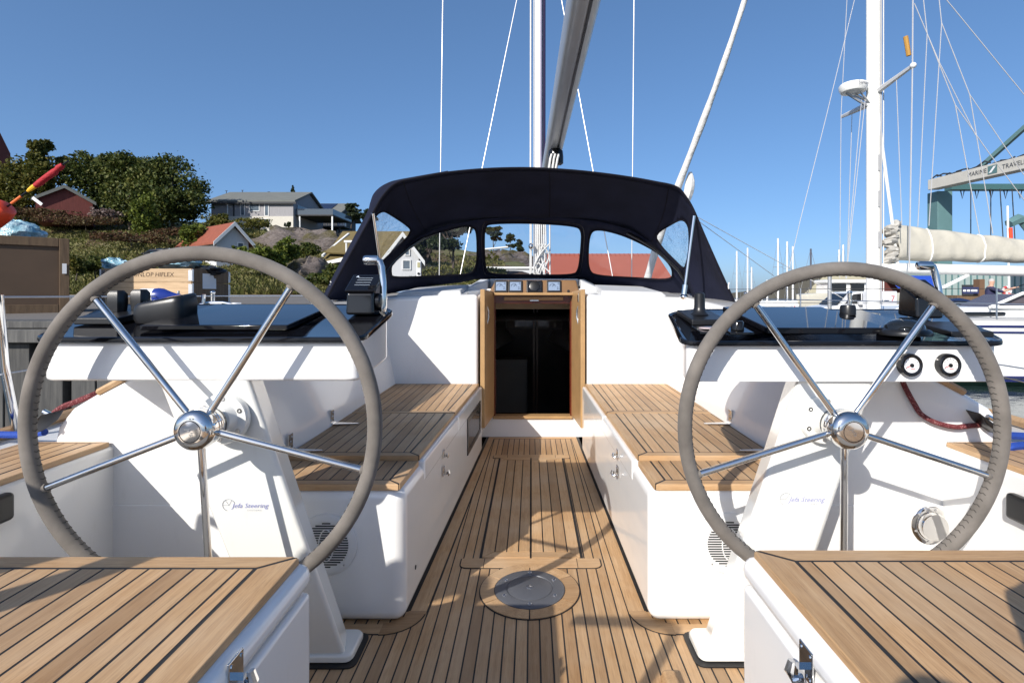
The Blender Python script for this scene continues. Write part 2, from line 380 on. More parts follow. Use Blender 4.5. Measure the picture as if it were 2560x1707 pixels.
# round deck plate over the rudder stock
dp = V(-.006, 2.091, 0)
plate = MB().lathe([(.1365,0),(.1365,.006),(.131,.0095),(.092,.0105),(.090,.0075),(.088,.0075)], dp, (0,0,1), 48).build('deck_plate', M('grey_cast_alloy', (.125,.13,.145), .5, .35, bump=.35, bscale=260, rvar=.1), yacht, smooth=True)
tag(plate, 'round grey metal deck plate with six screws')
MB().lathe([(.0865,0),(.0865,.0095),(.083,.0115),(.001,.0115)], dp, (0,0,1), 48).build('plate_lid', M('dark_cast_alloy', (.12,.125,.14), .45, .35, bump=.3, bscale=240, rvar=.1), plate, smooth=True)
MB().lathe([(.0145,0),(.0145,.0118),(.009,.0122),(.0085,.008),(.001,.008)], dp, (0,0,1), 6).build('key_socket', STEEL, plate)
for k in range(6):
    a = math.pi/2+k*math.pi/3
    MB().lathe([(.008,.009),(.008,.0118),(.006,.0128),(.003,.0118),(.001,.0118)], dp+V(.111*math.cos(a), .111*math.sin(a), 0), (0,0,1), 12).build('screw', STEEL, plate, smooth=True)
MB().lathe([(.1965,0),(.1965,.0028),(.13,.0028)], dp, (0,0,1), 56).build('ring_seam', CAULK, plate)
for k in range(6):
    a0 = math.pi/2+k*math.pi/3+.014; a1 = a0+math.pi/3-.028; m = []
    pts = [(dp.x+.1925*math.cos(lerp(a0,a1,q/9)), dp.y+.1925*math.sin(lerp(a0,a1,q/9))) for q in range(10)]+[(dp.x+.139*math.cos(lerp(a1,a0,q/9)), dp.y+.139*math.sin(lerp(a1,a0,q/9))) for q in range(10)]
    slab('ring_plank', pts, .0052, .004, TX if k % 3 == 1 else TE, plate)
# ---- benches
ZS = .493; Y0, Y1, Y2, Y3 = 1.873, 2.15, 2.93, 3.885
LATCH = CHROME
def latch(o, n, up, parent, s=1.):                # plate with four screws and a hook
    n = Vector(n).normalized(); up = Vector(up).normalized(); r = up.cross(n); o = Vector(o)
    m = MB(); m.obox(o+n*.002, r*.021*s, up*.027*s, n*.002); p = m.build('latch', LATCH, parent, bevel=.0015)
    m = MB(); m.obox(o+n*.011*s-up*.012*s, r*.009*s, up*.007*s, n*.009*s); m.tube([o+n*.012*s-up*.018*s+r*.012*s, o+n*.026*s-up*.022*s+r*.006*s, o+n*.03*s-up*.012*s, o+n*.026*s+up*.004*s], [.006*s,.007*s,.008*s,.006*s], 8)
    for a in (-1, 1):
        for b in (-1, 1): m.lathe([(.0035*s,0),(.003*s,.0016),(.001,.0016)], o+n*.004+r*.014*s*a+up*.019*s*b, n, 8)
    m.build('latch_hook', CHROME, parent, smooth=True)
def bench(sgn, fx, lab):
    out = sgn*.985; ins = sgn*.012
    def xi(Y): return fx(Y)+sgn*.0
    m = MB()
    m.prism([(xi(Y0), Y0, 0), (out, Y0, 0), (out, Y3+.05, 0), (xi(Y3+.05), Y3+.05, 0)], (0, 0, ZS-.022))
    b = m.build('bench', GEL, yacht, bevel=.042, segs=5); tag(b, lab)
    # raised lid moulding edges
    for ya, yb, dz in ((Y1+.006, Y2-.004, .0), (Y2+.004, Y3, .0)):
        mm = MB(); mm.prism([(xi(ya)-sgn*.003, ya, ZS-.095), (xi(ya)+sgn*.03, ya, ZS-.095), (xi(yb)+sgn*.03, yb, ZS-.095), (xi(yb)-sgn*.003, yb, ZS-.095)], (0,0,.088))
        mm.build('lid_edge', GEL, b, bevel=.012, segs=3)
    for ya, yb, z, fe in ((Y0+.006, Y1-.003, ZS-.006, True), (Y1+.004, Y2-.003, ZS+.012, True), (Y2+.004, Y3-.004, ZS+.014, True)):
        poly = [(xi(ya)+sgn*.018, ya), (out, ya), (out, yb), (xi(yb)+sgn*.018, yb)]
        if sgn > 0: poly = [(xi(ya)+.018, ya), (out, ya), (out, yb), (xi(yb)+.018, yb)]
        slab('seat_base', inset(poly, .004), z-.0007, .022, CAULK, b)
        w = [.045, .0, .0, .046] if sgn > 0 else [.045, .0, .0, .046]
        if area(poly) < 0: w = w[::-1]; w = [w[3], w[0], w[1], w[2]]
        pol = poly if area(poly) > 0 else poly[::-1]
        W = []
        for i in range(4):
            a_, b_ = pol[i], pol[(i+1) % 4]
            if abs(a_[1]-ya) < 1e-6 and abs(b_[1]-ya) < 1e-6: W.append(.046)
            elif abs(a_[0]) < .6 and abs(b_[0]) < .6: W.append(.05)
            else: W.append(.0)
        fr = frame(pol, W, z, b, (TY, TX), th=.024, bevel=.0032)
        ix = [p[0] for p in fr if abs(p[0]) < .6]; planks(fr, z, .0475, b, TY, x0=(min(ix) if sgn < 0 else max(ix))+sgn*.026, th=.01)
    return b
bl = bench(-1, lx, 'cockpit bench with teak lids and black framed locker window'); br = bench(1, rx, 'cockpit bench with teak lids and plain white side')
# speakers on the aft faces
def speaker(c, parent):
    s = MB().lathe([(.108,0),(.106,.006),(.098,.010),(.082,.010),(.080,.007),(.001,.007)], c, (0,-1,0), 40).build('speaker', WHITE, parent, smooth=True)
    m = MB()
    for k in range(-9, 10):
        z = k*.0084; h = math.sqrt(max(0, .077**2-z*z))
        if h > .012: m.box(c[0]-h, c[0]+h, c[1]-.0082, c[1]-.0068, c[2]+z-.0022, c[2]+z+.0022)
    m.build('grille_slots', BLKM, s)
    MB().tube([V(c[0]+.026*math.cos(t), c[1]-.009, c[2]+.055*math.sin(t)) for t in np.linspace(0, 2*math.pi, 28)[:-1]], .0022, 6, closed=True).build('grille_rib', WHITE, s, smooth=True)
    for k in range(2): MB().lathe([(.004,0),(.003,.002)], (c[0]+(.062 if k else -.062), c[1]-.0095, c[2]-.068), (0,-1,0), 8).build('screw', STEEL, s)
speaker((-.7136, Y0, .279), yacht); speaker((.691, Y0, .283), yacht)
latch((lx(2.515)+.003, 2.515, .405), (1,0,0), (0,0,1), bl, .75); latch((lx(2.515)+.003, 2.515, .325), (1,0,0), (0,0,1), bl, .9)
latch((rx(2.47)-.003, 2.47, .42), (-1,0,0), (0,0,1), br, .75); latch((rx(2.47)-.003, 2.47, .34), (-1,0,0), (0,0,1), br, .9)
# locker window in the bench side
def onl(Y, Z, d): return V(lx(Y)+d, Y, Z)
wy0, wy1, wz0, wz1 = 3.237, 3.80, .18, .40
m = MB()
for (a, b_, c, d) in ((wy0, wy1, wz1-.03, wz1), (wy0, wy1, wz0, wz0+.03), (wy0, wy0+.045, wz0+.03, wz1-.03), (wy1-.045, wy1, wz0+.03, wz1-.03)):
    m.hexa([onl(a,c,-.004), onl(b_,c,-.004), onl(b_,c,.006), onl(a,c,.006), onl(a,d,-.004), onl(b_,d,-.004), onl(b_,d,.006), onl(a,d,.006)])
m.build('window_frame', BLKM, bl); m = MB(); m.add([onl(wy0+.04,wz0+.025,.0035), onl(wy1-.04,wz0+.025,.0035), onl(wy1-.04,wz1-.025,.0035), onl(wy0+.04,wz1-.025,.0035)], [(0,1,2,3)]); m.build('window_pane', M('grey_tinted_pane', (.10,.10,.095), .12, var=.3, scale=4), bl)
MB().lathe([(.008,0),(.008,.002)], (lx(2.02)+.001, 2.02, .125), (1,0,0), 10).build('drain', BLKM, bl)
# lid hinges
for sgn, b in ((-1, bl), (1, br)):
    for Y in (2.66, 2.20):
        x = sgn*.992; m = MB(); m.obox((x-sgn*.004, Y, ZS+.055), (.002,0,0), (0,.02,0), (0,0,.032)); m.tube([(x-sgn*.01,Y-.022,ZS+.02),(x-sgn*.01,Y+.022,ZS+.02)], .007, 8)
        m.prism([(x-sgn*.012,Y-.022,ZS+.0175),(x-sgn*.13,Y-.006,ZS+.0175),(x-sgn*.138,Y,ZS+.0175),(x-sgn*.13,Y+.006,ZS+.0175),(x-sgn*.012,Y+.022,ZS+.0175)], (0,0,.004)); h = m.build('hinge', CHROME, b, bevel=.0012)
        m = MB()
        for k in (-1, 0, 1): m.lathe([(.005,0),(.004,.002),(.001,.002)], (x-sgn*.006, Y+k*.01*(k != 0), ZS+.055+k*.018), (-sgn,0,0), 8)
        m.build('hinge_screws', STEEL, b)
# ---- coamings with their aft end faces, wing seats beside the wheels
secs = [(1.852, [(.975,.2),(1.0,.56),(1.08,.90),(1.35,.885),(1.408,.853),(1.506,.803),(1.589,.754),(1.638,.694),(1.66,.60),(1.66,.2)]),
        (2.4, [(.975,.46),(1.0,.58),(1.10,.99),(1.36,.985),(1.45,.955),(1.56,.90),(1.64,.84),(1.69,.75),(1.72,.6),(1.72,.3)]),
        (3.1, [(.975,.46),(1.0,.60),(1.11,1.085),(1.32,1.09),(1.44,1.06),(1.58,.99),(1.66,.90),(1.71,.80),(1.75,.6),(1.75,.3)]),
        (3.95, [(.975,.46),(1.0,.60),(1.12,1.135),(1.30,1.14),(1.42,1.12),(1.6,1.03),(1.68,.95),(1.73,.85),(1.76,.6),(1.76,.3)]),
        (5.4, [(.6,.46),(.7,.60),(.8,1.22),(1.0,1.23),(1.2,1.20),(1.5,1.05),(1.58,.95),(1.62,.85),(1.66,.6),(1.66,.3)]),
        (8.6, [(.2,.46),(.3,.60),(.35,1.08),(.6,1.06),(.8,1.02),(1.0,.95),(1.08,.9),(1.12,.85),(1.16,.6),(1.16,.3)])]
for sgn in (-1, 1):
    m = MB(); m.loft([[V(sgn*x, y, z) for x, z in p] for y, p in secs]); co = m.build('coaming', GEL, yacht, bevel=.02, segs=3)
    # transverse face behind the wheel, between bench and wing seat
    m = MB(); m.box(min(sgn*.95, sgn*1.46), max(sgn*.95, sgn*1.46), Y0-.0245, Y0+.06, 0, .425); m.build('wheel_well', GEL, yacht, bevel=.003)
    x0 = 1.443 if sgn < 0 else 1.42
    m = MB(); m.hexa([(sgn*x0,.2,0),(sgn*1.72,.2,0),(sgn*1.72,1.87,0),(sgn*x0,1.87,0),(sgn*x0,.2,.628),(sgn*1.72,.2,.628),(sgn*1.72,1.87,.628),(sgn*x0,1.87,.628)]); w = m.build('wing_seat', GEL, yacht, bevel=.012, segs=3)
    poly = [(sgn*(x0+.006),.5),(sgn*1.74,.5),(sgn*1.74,1.846),(sgn*(x0+.006),1.846)]
    if area(poly) < 0: poly = poly[::-1]
    W = [.05 if abs(poly[i][0]) < 1.5 and abs(poly[(i+1) % 4][0]) < 1.5 else (.02 if abs(poly[i][1]-1.846) < 1e-6 and abs(poly[(i+1) % 4][1]-1.846) < 1e-6 else 0) for i in range(4)]
    slab('seat_base', inset(poly, .003), .6443, .016, CAULK, w)
    fr = frame(poly, W, .645, w, (TY, TX), th=.018, bevel=.004); planks(fr, .645, .045, w, TY, x0=fr[0][0])
    m = MB(); m.obox((sgn*(x0-.016), 1.395 if sgn < 0 else 1.50, .575 if sgn < 0 else .535), (.016,0,0), (0,.075,0), (0,0,.038)); m.build('engine_panel_cover', BLKM, w, bevel=.012, segs=3)
    tp = [V(sgn*1.36,1.84,.892), V(sgn*1.408,1.84,.862), V(sgn*1.50,1.84,.812)]
    MB().tube([p+V(0,.02,0) for p in tp], .013, 6).build('teak_capping', TE, co, smooth=True)
# chrome filler cap on the right-hand wheel well
fc = V(1.373, Y0-.0245, .359)
cap = MB().lathe([(.066,0),(.066,.006),(.058,.012),(.05,.012),(.048,.022),(.044,.03),(.001,.032)], fc, (0,-1,0), 32).build('filler_cap', CHROME, yacht, smooth=True)
tag(cap, 'round polished steel filler cap on the white wheel well')
m = MB()
for k in range(6): a = k*math.pi/3+.3; m.lathe([(.005,.010),(.004,.0135),(.001,.0135)], fc+V(.056*math.cos(a),0,.056*math.sin(a)), (0,-1,0), 8)
m.build('cap_screws', STEEL, cap)
# ---- helm seats
def helm_seat(sgn, xin, yf, lab, ly, lz):
    xo = 1.36*sgn; yb = .45; Zt = .608; m = MB()
    m.box(min(xin-sgn*.022, xo), max(xin-sgn*.022, xo), yb, yf+.018, .537, .594); hs = m.build('helm_seat', GEL, yacht, bevel=.026, segs=4); tag(hs, lab)
    m = MB(); m.box(min(xin-sgn*.018, xo), max(xin-sgn*.018, xo), yb, yf+.013, 0, .531); m.build('seat_box', GEL, hs, bevel=.012, segs=3)
    poly = [(xin, yb), (xo, yb), (xo, yf), (xin, yf)]
    if area(poly) < 0: poly = poly[::-1]
    slab('seat_base', inset(poly, .004), Zt-.0007, .02, CAULK, hs)
    W = [(.05 if abs(poly[i][1]-yf)+abs(poly[(i+1) % 4][1]-yf) < 1e-6 else .068 if abs(poly[i][0]-xin)+abs(poly[(i+1) % 4][0]-xin) < 1e-6 else 0) for i in range(4)]
    fr = frame(poly, W, Zt, hs, (TY, TX), th=.02, bevel=.0032)
    xs = [p[0] for p in fr]; st = max(xs) if sgn < 0 else min(xs)
    planks(fr, Zt, .0447, hs, TY, x0=st+sgn*.030, th=.012)
    latch((xin-sgn*.02, ly, lz), (-sgn,0,0), (0,0,1), hs, 1.0)
helm_seat(-1, -.48, 1.1127, 'helm seat with teak planks beside the gangway, shaded side', .83, .565)
helm_seat(1, .4728, 1.1415, 'helm seat with teak planks and sunlit white side', .878, .548)
# ---- pedestals
def pedestal(sgn, top, bot, fl, lab, fy, dec):
    (xa, xb, ya, za), (xc, xd, yc, zc) = top, bot         # outer, inner, y, z
    m = MB(); d = .11
    m.hexa([(xc,yc,zc),(xd,yc,zc),(xd+sgn*.03,yc+d,zc),(xc+sgn*.02,yc+d,zc),(xa,ya,za),(xb,ya,za),(xb+sgn*.03,ya+d*1.2,za),(xa+sgn*.02,ya+d*1.2,za)])
    p = m.build('steering_pedestal', PED, yacht, bevel=.016, segs=4); tag(p, lab)
    out = roundpoly([(xc+sgn*.03,yc-.012),(xd-sgn*.02,yc-.012),(xd-sgn*.02,yc+d+.02),(xc+sgn*.03,yc+d+.02)], .03)
    slab('base_flange', out, .032, .03, PED, p, .01)
    cx = sum(q[0] for q in out)/len(out); cy = sum(q[1] for q in out)/len(out)
    slab('base_seal', [(cx+(x-cx)*1.10, cy+(y-cy)*1.22) for x, y in out], .0045, .004, GASKET, p)
    f = MB().lathe([(.072,.012),(.072,-.004),(.069,-.010),(.048,-.012),(.042,-.02),(.037,-.034),(.030,-.036),(.030,-.075),(.03,-.12)], fl, (0,1,0), 36).build('bearing_flange', PED, p, smooth=True, ang=30)
    m = MB()
    for k in range(6):
        a = math.radians(25+60*k); m.lathe([(.0075,-.010),(.0070,-.0125),(.003,-.0125),(.0025,-.0105),(.001,-.0105)], fl+V(.057*math.cos(a),0,.057*math.sin(a)), (0,1,0), 12)
    m.build('flange_screws', STEEL, p, smooth=True)
    n = V(0, -(za-zc), (ya-yc)).normalized(); up = V(0, ya-yc, za-zc).normalized()
    k = (za-dec[1])/(za-zc); py = lerp(ya, yc, k); o = V(dec[0], py, dec[1])+n*.0012
    BL = M('decal_blue', (.27,.29,.55), .4, var=0); GR = M('decal_grey', (.30,.32,.36), .4, var=0)
    text('decal_lettering', 'Jefa Steering', .0215, o+V(.012,0,0), (1,0,0), up, BL, p, shear=.35)
    text('decal_lettering', 'S Y S T E M S', .0075, o+V(.024,0,0)-up*.0145, (1,0,0), up, GR, p)
    for r0 in (.019,):
        arc = [o+V(-.05+r0*math.cos(t),0,0)+up*(r0*math.sin(t)+.002) for t in np.linspace(math.radians(20), math.radians(250), 20)]
        m = MB(); m.tube(arc, .0006, 4)
        for t in (60, 120, 180): m.tube([o+V(-.05,0,0)+up*.002, o+V(-.05+r0*math.cos(math.radians(t)),0,0)+up*(r0*math.sin(math.radians(t))+.002)], .0004, 4)
        m.build('decal_emblem', GR, p)
    return p
wl = V((503-CX)/F*1.42, 1.42, CZ-(1068-CY)/F*1.42); wr = V((2109-CX)/F*1.50, 1.50, CZ-(1069-CY)/F*1.50)
fll = V(wl.x-.0, 1.522, wl.z); flr = V(wr.x, 1.598, wr.z)
pedestal(-1, (-1.071,-.806,1.52,.93), (-.826,-.578,1.674,.02), fll, 'white steering pedestal carrying a blue lettered decal, shaded wheel side', 0, (-.845, .526))
pedestal(1, (1.036,.805,1.595,.93), (.79,.5455,1.68,.02), flr, 'white steering pedestal carrying a blue lettered decal, in full sun', 0, (.826, .527))
# ---- steering wheels
def wheel(c, R, off, lab, st0):
    r = .0198; N = 96
    ring = [c+V(R*math.sin(2*math.pi*k/N), 0, R*math.cos(2*math.pi*k/N)) for k in range(N)]
    w = MB().tube(ring, r, 14, closed=True).build('steering_wheel', SUEDE, yacht, smooth=True); tag(w, lab)
    m = MB(); NS = 150                                    # cross stitching along the inner edge, facing aft
    for k in range(NS):
        a = 2*math.pi*k/NS; rad = V(math.sin(a), 0, math.cos(a)); tan = V(math.cos(a), 0, -math.sin(a))
        pts = []
        for q in range(4):
            t = math.radians(st0+q*20); pts.append(c+rad*(R-(r+.0006)*math.cos(t))-V(0,1,0)*(r+.0006)*math.sin(t)+tan*(.0025 if q % 2 else -.001))
        m.tube(pts, .0009, 4)
    s = m.build('stitching', M('dark_thread', (.03,.028,.026), .9), w); s['kind'] = 'stuff'
    for k in range(5):
        a = math.radians(36+72*k+off); d = V(math.sin(a), 0, math.cos(a))
        sp = MB().tube([c+d*.03+V(0,-.004,0), c+d*(R-r*.55)+V(0,-.001,0)], .0092, 14).build('spoke', CHROME, w, smooth=True)
        MB().lathe([(.0125,0),(.0125,.010),(.010,.013),(.009,.013)], c+d*(R-r-.004), d, 12).build('spoke_socket', SUEDE, w, smooth=True)
    y0 = c.y+.028
    MB().lathe([(.028,.05),(.046,.04),(.048,.028),(.048,.020)], c-V(0,.0,0), (0,1,0), 36).build('hub_seal', BLKG, w, smooth=True)
    MB().lathe([(.049,.026),(.0505,.018),(.0505,.011),(.0475,.0095),(.0475,.007),(.0505,.0055),(.0505,.0005),(.0475,-.001),(.0475,-.004),(.051,-.0055),(.0535,-.009),(.054,-.016),(.0535,-.027),(.0505,-.036),(.0445,-.043),(.037,-.047),(.031,-.0485),(.0285,-.0485),(.0280,-.045),(.0262,-.045),(.0262,-.0482),(.001,-.0486)], c, (0,1,0), 48).build('hub', CHROME, w, smooth=True, ang=25)
    MB().tube([c+V(.0275*math.cos(q), -.047, .0275*math.sin(q)) for q in np.linspace(0, 2*math.pi, 33)[:-1]], .0016, 6, closed=True).build('hub_ring', BLKG, w, smooth=True)
    text('hub_engraving', 'Jefa', .016, c+V(0,-.0492,0), (.5,0,-.85), (.85,0,.5), STEEL, w, shear=.3)
    return w
wheel(wl, .4605, -3.3, 'large steering wheel in grey stitched suede, nearer the wooden crates', -42); wheel(wr, .4445, .3, 'large steering wheel in grey stitched suede, in front of the two gauges', -22)
# ---- helm consoles
def zt(Y, z0, y0): return z0+.145*(Y-y0)
def console(sgn, outline, z0, y0, zb, lab, rads):
    pl = roundpoly(outline, rads, 6); cx = sum(p[0] for p in outline)/len(outline); cy = sum(p[1] for p in outline)/len(outline)
    p = pl if area(pl) > 0 else pl[::-1]
    n = len(p); inn = []
    for i in range(n):
        a, b, c = Vector(p[i-1]), Vector(p[i]), Vector(p[(i+1) % n]); t = (c-a).normalized(); inn.append(b+Vector((-t.y, t.x))*.02)
    m = MB(); top = [V(q.x, q.y, zt(q.y, z0, y0)-.012) for q in inn]; bot = [V(q.x, q.y, zb+.06*max(0, (q.y-y0-.12))) for q in inn]
    m.loft([bot, top]); body = m.build('helm_console', GEL, yacht, bevel=.022, segs=4); tag(body, lab)
    m = MB()
    ring = lambda k, dz: [V(b[0]+(c.x-b[0])*k, b[1]+(c.y-b[1])*k, zt(b[1], z0, y0)+dz) for b, c in zip(p, inn)]
    m.loft([ring(.6, -.013), ring(0.05, -.010), ring(0, -.004), ring(.08, .003), ring(.3, .0045), ring(.55, .001), ring(.9, .0)])
    m.build('console_top', BLK, body, smooth=True, ang=50)
    return body
cl = console(-1, [(-1.40,1.50),(-.468,1.50),(-.494,1.945),(-.62,2.07),(-1.60,2.07),(-1.585,1.96)], 1.03, 1.52, .905, 'white helm console with glossy black top, beside the wooden crates', [.05,.06,.06,.05,.05,.05])
cr = console(1, [(1.392,1.565),(.437,1.565),(.512,2.03),(.62,2.11),(1.62,2.11),(1.60,2.02)], 1.013, 1.58, .893, 'white helm console with glossy black top and two round gauges', [.05,.06,.06,.05,.05,.05])
def pad(name, poly, z0, y0, h, mat, parent, bevel=.004, lift=0.002):
    m = MB(); b = [V(x, y, zt(y, z0, y0)+lift) for x, y in poly]; m.loft([b, [v+V(0,0,h) for v in b]]); return m.build(name, mat, parent, bevel=bevel, segs=2)
pad('cover_panel', [(-1.17,1.60),(-.728,1.60),(-.728,1.98),(-1.17,1.98)], 1.03, 1.52, .016, BLK, cl)
# display pod with tilted screen
def pod(x0, x1, ya, yb, z, h0, h1, parent, name):
    m = MB(); k = 14; rings = []
    for zz, sc in ((0, .93), (.2, 1), (.62, 1), (.80, .985), (.94, .95), (1, .88)):
        ring = []
        for q in range(28):
            t = 2*math.pi*q/28; c, s_ = math.cos(t), math.sin(t); ex = .36
            X = (x0+x1)/2+(x1-x0)/2*sc*math.copysign(abs(c)**ex, c); Y = (ya+yb)/2+(yb-ya)/2*sc*math.copysign(abs(s_)**ex, s_)
            h = lerp(h0, h1, (X-x0)/(x1-x0)); ring.append(V(X, Y, z(Y)+h*zz))
        rings.append(ring)
    m.loft(rings); o = m.build(name, BLKM, parent, smooth=True, ang=60)
    q = [V(lerp(x0,x1,a), lerp(ya,yb,b), z(lerp(ya,yb,b))+lerp(h0,h1,a)+.0015) for a, b in ((.32,.25),(.82,.25),(.82,.75),(.32,.75))]
    mm = MB(); mm.add(q, [(0,1,2,3)]); mm.build('screen', GLASSD, parent)
    mm = MB()
    for a in (.16, .22, .28): mm.lathe([(.004,0),(.003,.003)], V(lerp(x0,x1,a), lerp(ya,yb,.3), z(lerp(ya,yb,.3))+lerp(h0,h1,a)), (0,0,1), 8)
    mm.build('buttons', BLKG, parent)
zl = lambda Y: zt(Y, 1.03, 1.52)+.002; zr = lambda Y: zt(Y, 1.013, 1.58)+.002
pod(-1.275,-1.115,1.70,1.81, zl, .058, .088, cl, 'display_pod')
pad('switch_plate', [(-1.44,1.685),(-1.30,1.685),(-1.30,1.95),(-1.44,1.95)], 1.03, 1.52, .022, BLKM, cl)
for x, y in ((-1.39,1.80),(-1.335,1.83)):
    m = MB(); z = zl(y)+.02; m.loft([[V(x+a*w, y+b*w*.75, z+h) for a, b in ((-.5,-.9),(.5,-.9),(.8,-.4),(.8,.5),(.4,.9),(-.4,.9),(-.8,.5),(-.8,-.4))] for h, w in ((0,.03),(.03,.034),(.06,.033),(.072,.022))])
    m.build('rubber_boot', BLKM, cl, smooth=True)
def throttle(c, parent, flip=1):
    x, y, z = c; m = MB()
    m.hexa([(x-.048,y-.045,z),(x+.048,y-.045,z),(x+.048,y+.06,z+.01),(x-.048,y+.06,z+.01),(x-.046,y-.040,z+.075),(x+.046,y-.040,z+.075),(x+.046,y+.05,z+.13),(x-.046,y+.05,z+.13)])
    m.build('throttle_housing', BLKG, parent, bevel=.010, segs=3)
    m = MB(); m.obox((x,y+.004,z+.108), (.05,0,0), (0,.048,.029), (0,-.003,.0045)); m.build('throttle_plate', BLK, parent, bevel=.003)
    LN = M('plate_marking', (.55,.62,.7), .4, var=0); m = MB(); u = V(0,.048,.029); nn = V(0,-.003,.0048)
    for k in (-.35, -.05, .25, .5): m.obox(V(x,y+.004,z+.108)+u*k+nn, (.026,0,0), u*.012, nn*.02)
    m.add([V(x-.036,y+.004,z+.108)+u*.62+nn*1.05, V(x-.024,y+.004,z+.108)+u*.62+nn*1.05, V(x-.03,y+.004,z+.108)+u*.82+nn*1.05], [(0,1,2)]); m.build('plate_marking', LN, parent)
    m = MB(); m.lathe([(.03,0),(.03,.012),(.024,.018)], (x+.048,y,z+.045), (1,0,0), 20); m.build('lever_boss', BLKG, parent, smooth=True)
    b = V(x+.068, y, z+.03); t = V(x+.058, y+.015, z+.19)
    m = MB(); m.tube([b-V(0,0,.02), b, lerp(b,t,.5)+V(.004,0,0), t-V(0,0,.022), t-V(.006,0,.006), t-V(.022,0,0)], [.010,.0135,.011,.0125,.0135,.0135], 14); m.build('throttle_lever', CHROME, parent, smooth=True)
    MB().lathe([(.010,0),(.0155,.004),(.0165,.014),(.0165,.045),(.014,.053),(.006,.056)], t+V(-.008,0,0), (-1,0,0), 18).build('lever_grip', CHROME, parent, smooth=True)
throttle((-.582,1.86,zl(1.86)), cl); throttle((1.405,1.93,zr(1.93)), cr)
pad('cover_panel', [(.735,1.665),(1.115,1.665),(1.115,2.06),(.735,2.06)], 1.013, 1.58, .020, BLK, cr)
pad('side_panel', [(1.13,1.70),(1.27,1.70),(1.27,2.06),(1.13,2.06)], 1.013, 1.58, .008, BLKG, cr)
MB().lathe([(.026,0),(.026,.028),(.023,.036),(.018,.037),(.001,.035)], (1.152,1.95,zr(1.95)+.008), (0,0,1), 24).build('control_knob', BLKM, cr, smooth=True)
pad('joystick_base', [(.54,1.80),(.66,1.80),(.66,1.99),(.54,1.99)], 1.013, 1.58, .020, BLKM, cr)
MB().lathe([(.034,.018),(.03,.022),(.022,.030),(.019,.045),(.0185,.075),(.0175,.092),(.012,.097),(.001,.098)], (.597,1.90,zr(1.90)), (0,0,1), 20).build('joystick', BLKM, cr, smooth=True)
pad('key_plate', [(.525,1.665),(.60,1.665),(.60,1.76),(.525,1.76)], 1.013, 1.58, .008, BLKG, cr, .002)
MB().lathe([(.026,0),(.026,.004),(.022,.005)], (.562,1.712,zr(1.712)+.008), (0,0,1), 20).build('key_dial', M('pink_grey_dial', (.45,.38,.38), .3), cr)
pad('ignition_plate', [(.615,1.655),(.69,1.655),(.69,1.735),(.615,1.735)], 1.013, 1.58, .008, BLKG, cr, .002)
MB().lathe([(.020,0),(.019,.024),(.016,.028),(.001,.028)], (.652,1.695,zr(1.695)+.008), (0,0,1), 20).build('ignition_knob', BLKG, cr, smooth=True)
cpos = V(1.152,1.655,zr(1.655))
MB().lathe([(.072,0),(.073,.008),(.068,.016),(.060,.020),(.056,.020)], cpos, (0,0,1), 32).build('compass_base', BLKM, cr, smooth=True)
MB().lathe([(.056,.018),(.053,.030),(.042,.041),(.024,.048),(.001,.050)], cpos, (0,0,1), 32).build('compass_dome', GLASSD, cr, smooth=True)
pad('instrument_pad', [(1.27,1.62),(1.40,1.62),(1.42,1.78),(1.27,1.78)], 1.013, 1.58, .018, BLKM, cr)
DIAL = M('white_dial', (.8,.8,.8), .35, var=.02); REDN = M('red_needle', (.55,.02,.03), .4, var=0)
for gx in (1.113, 1.226):
    c = V(gx, 1.585, .944)
    g = MB().lathe([(.034,.004),(.034,-.012),(.0325,-.018),(.029,-.020),(.025,-.019),(.0225,-.017)], c, (0,1,0), 36).build('gauge_bezel', BLKG, cr, smooth=True)
    MB().lathe([(.0222,-.0176),(.001,-.0177)], c, (0,1,0), 32).build('gauge_dial', DIAL, cr)
    m = MB()
    for k in range(9):
        a = math.radians(-120+30*k); d = V(math.sin(a),0,math.cos(a)); m.obox(c+V(0,-.0180,0)+d*.0185, d*.0022, V(d.z,0,-d.x)*.0006, V(0,.0002,0))
    m.lathe([(.006,-.0178),(.0055,-.0205),(.001,-.0205)], c, (0,1,0), 12); m.build('gauge_marks', BLKM, cr)
    a = math.radians(-112); d = V(math.sin(a),0,math.cos(a)); m = MB(); m.obox(c+V(0,-.0188,0)+d*.009, d*.009, V(d.z,0,-d.x)*.0009, V(0,.0002,0)); m.obox(c+V(.003,-.0181,-.011), (.006,0,0), (0,0,.0009), (0,.0002,0)); m.build('gauge_needle', REDN, cr)
# ---- cabin bulkhead and companionway
for sgn in (-1, 1):
    xi_ = -.388 if sgn < 0 else .405
    m = MB(); m.hexa([(xi_,Y3,0.0),(sgn*1.15,Y3,0.0),(sgn*1.15,5.0,0.0),(xi_,5.0,0.0),(xi_,Y3,1.15),(sgn*1.15,Y3,1.128),(sgn*1.15,5.0,1.22),(xi_,5.0,1.255)])
    bk = m.build('cabin_bulkhead', GEL, yacht, bevel=.03, segs=4)
    m = MB(); m.hexa([(sgn*.52,4.0,1.150),(sgn*1.02,4.0,1.136),(sgn*.98,4.55,1.19),(sgn*.52,4.55,1.205),(sgn*.53,4.02,1.185),(sgn*.98,4.02,1.172),(sgn*.93,4.52,1.222),(sgn*.53,4.52,1.236)]); m.build('nonskid_panel', GREYDECK, bk, bevel=.01)
SX0, SX1, SZ0, SZ1 = -.305, .330, .172, 1.165
m = MB()
for a, b, c, d in ((-.40,SX0,0,1.2),(SX1,.415,0,1.2),(SX0,SX1,0,SZ0-.02)): m.box(a, b, 4.345, 4.40, c, d)
cw = m.build('companionway', GEL, yacht)
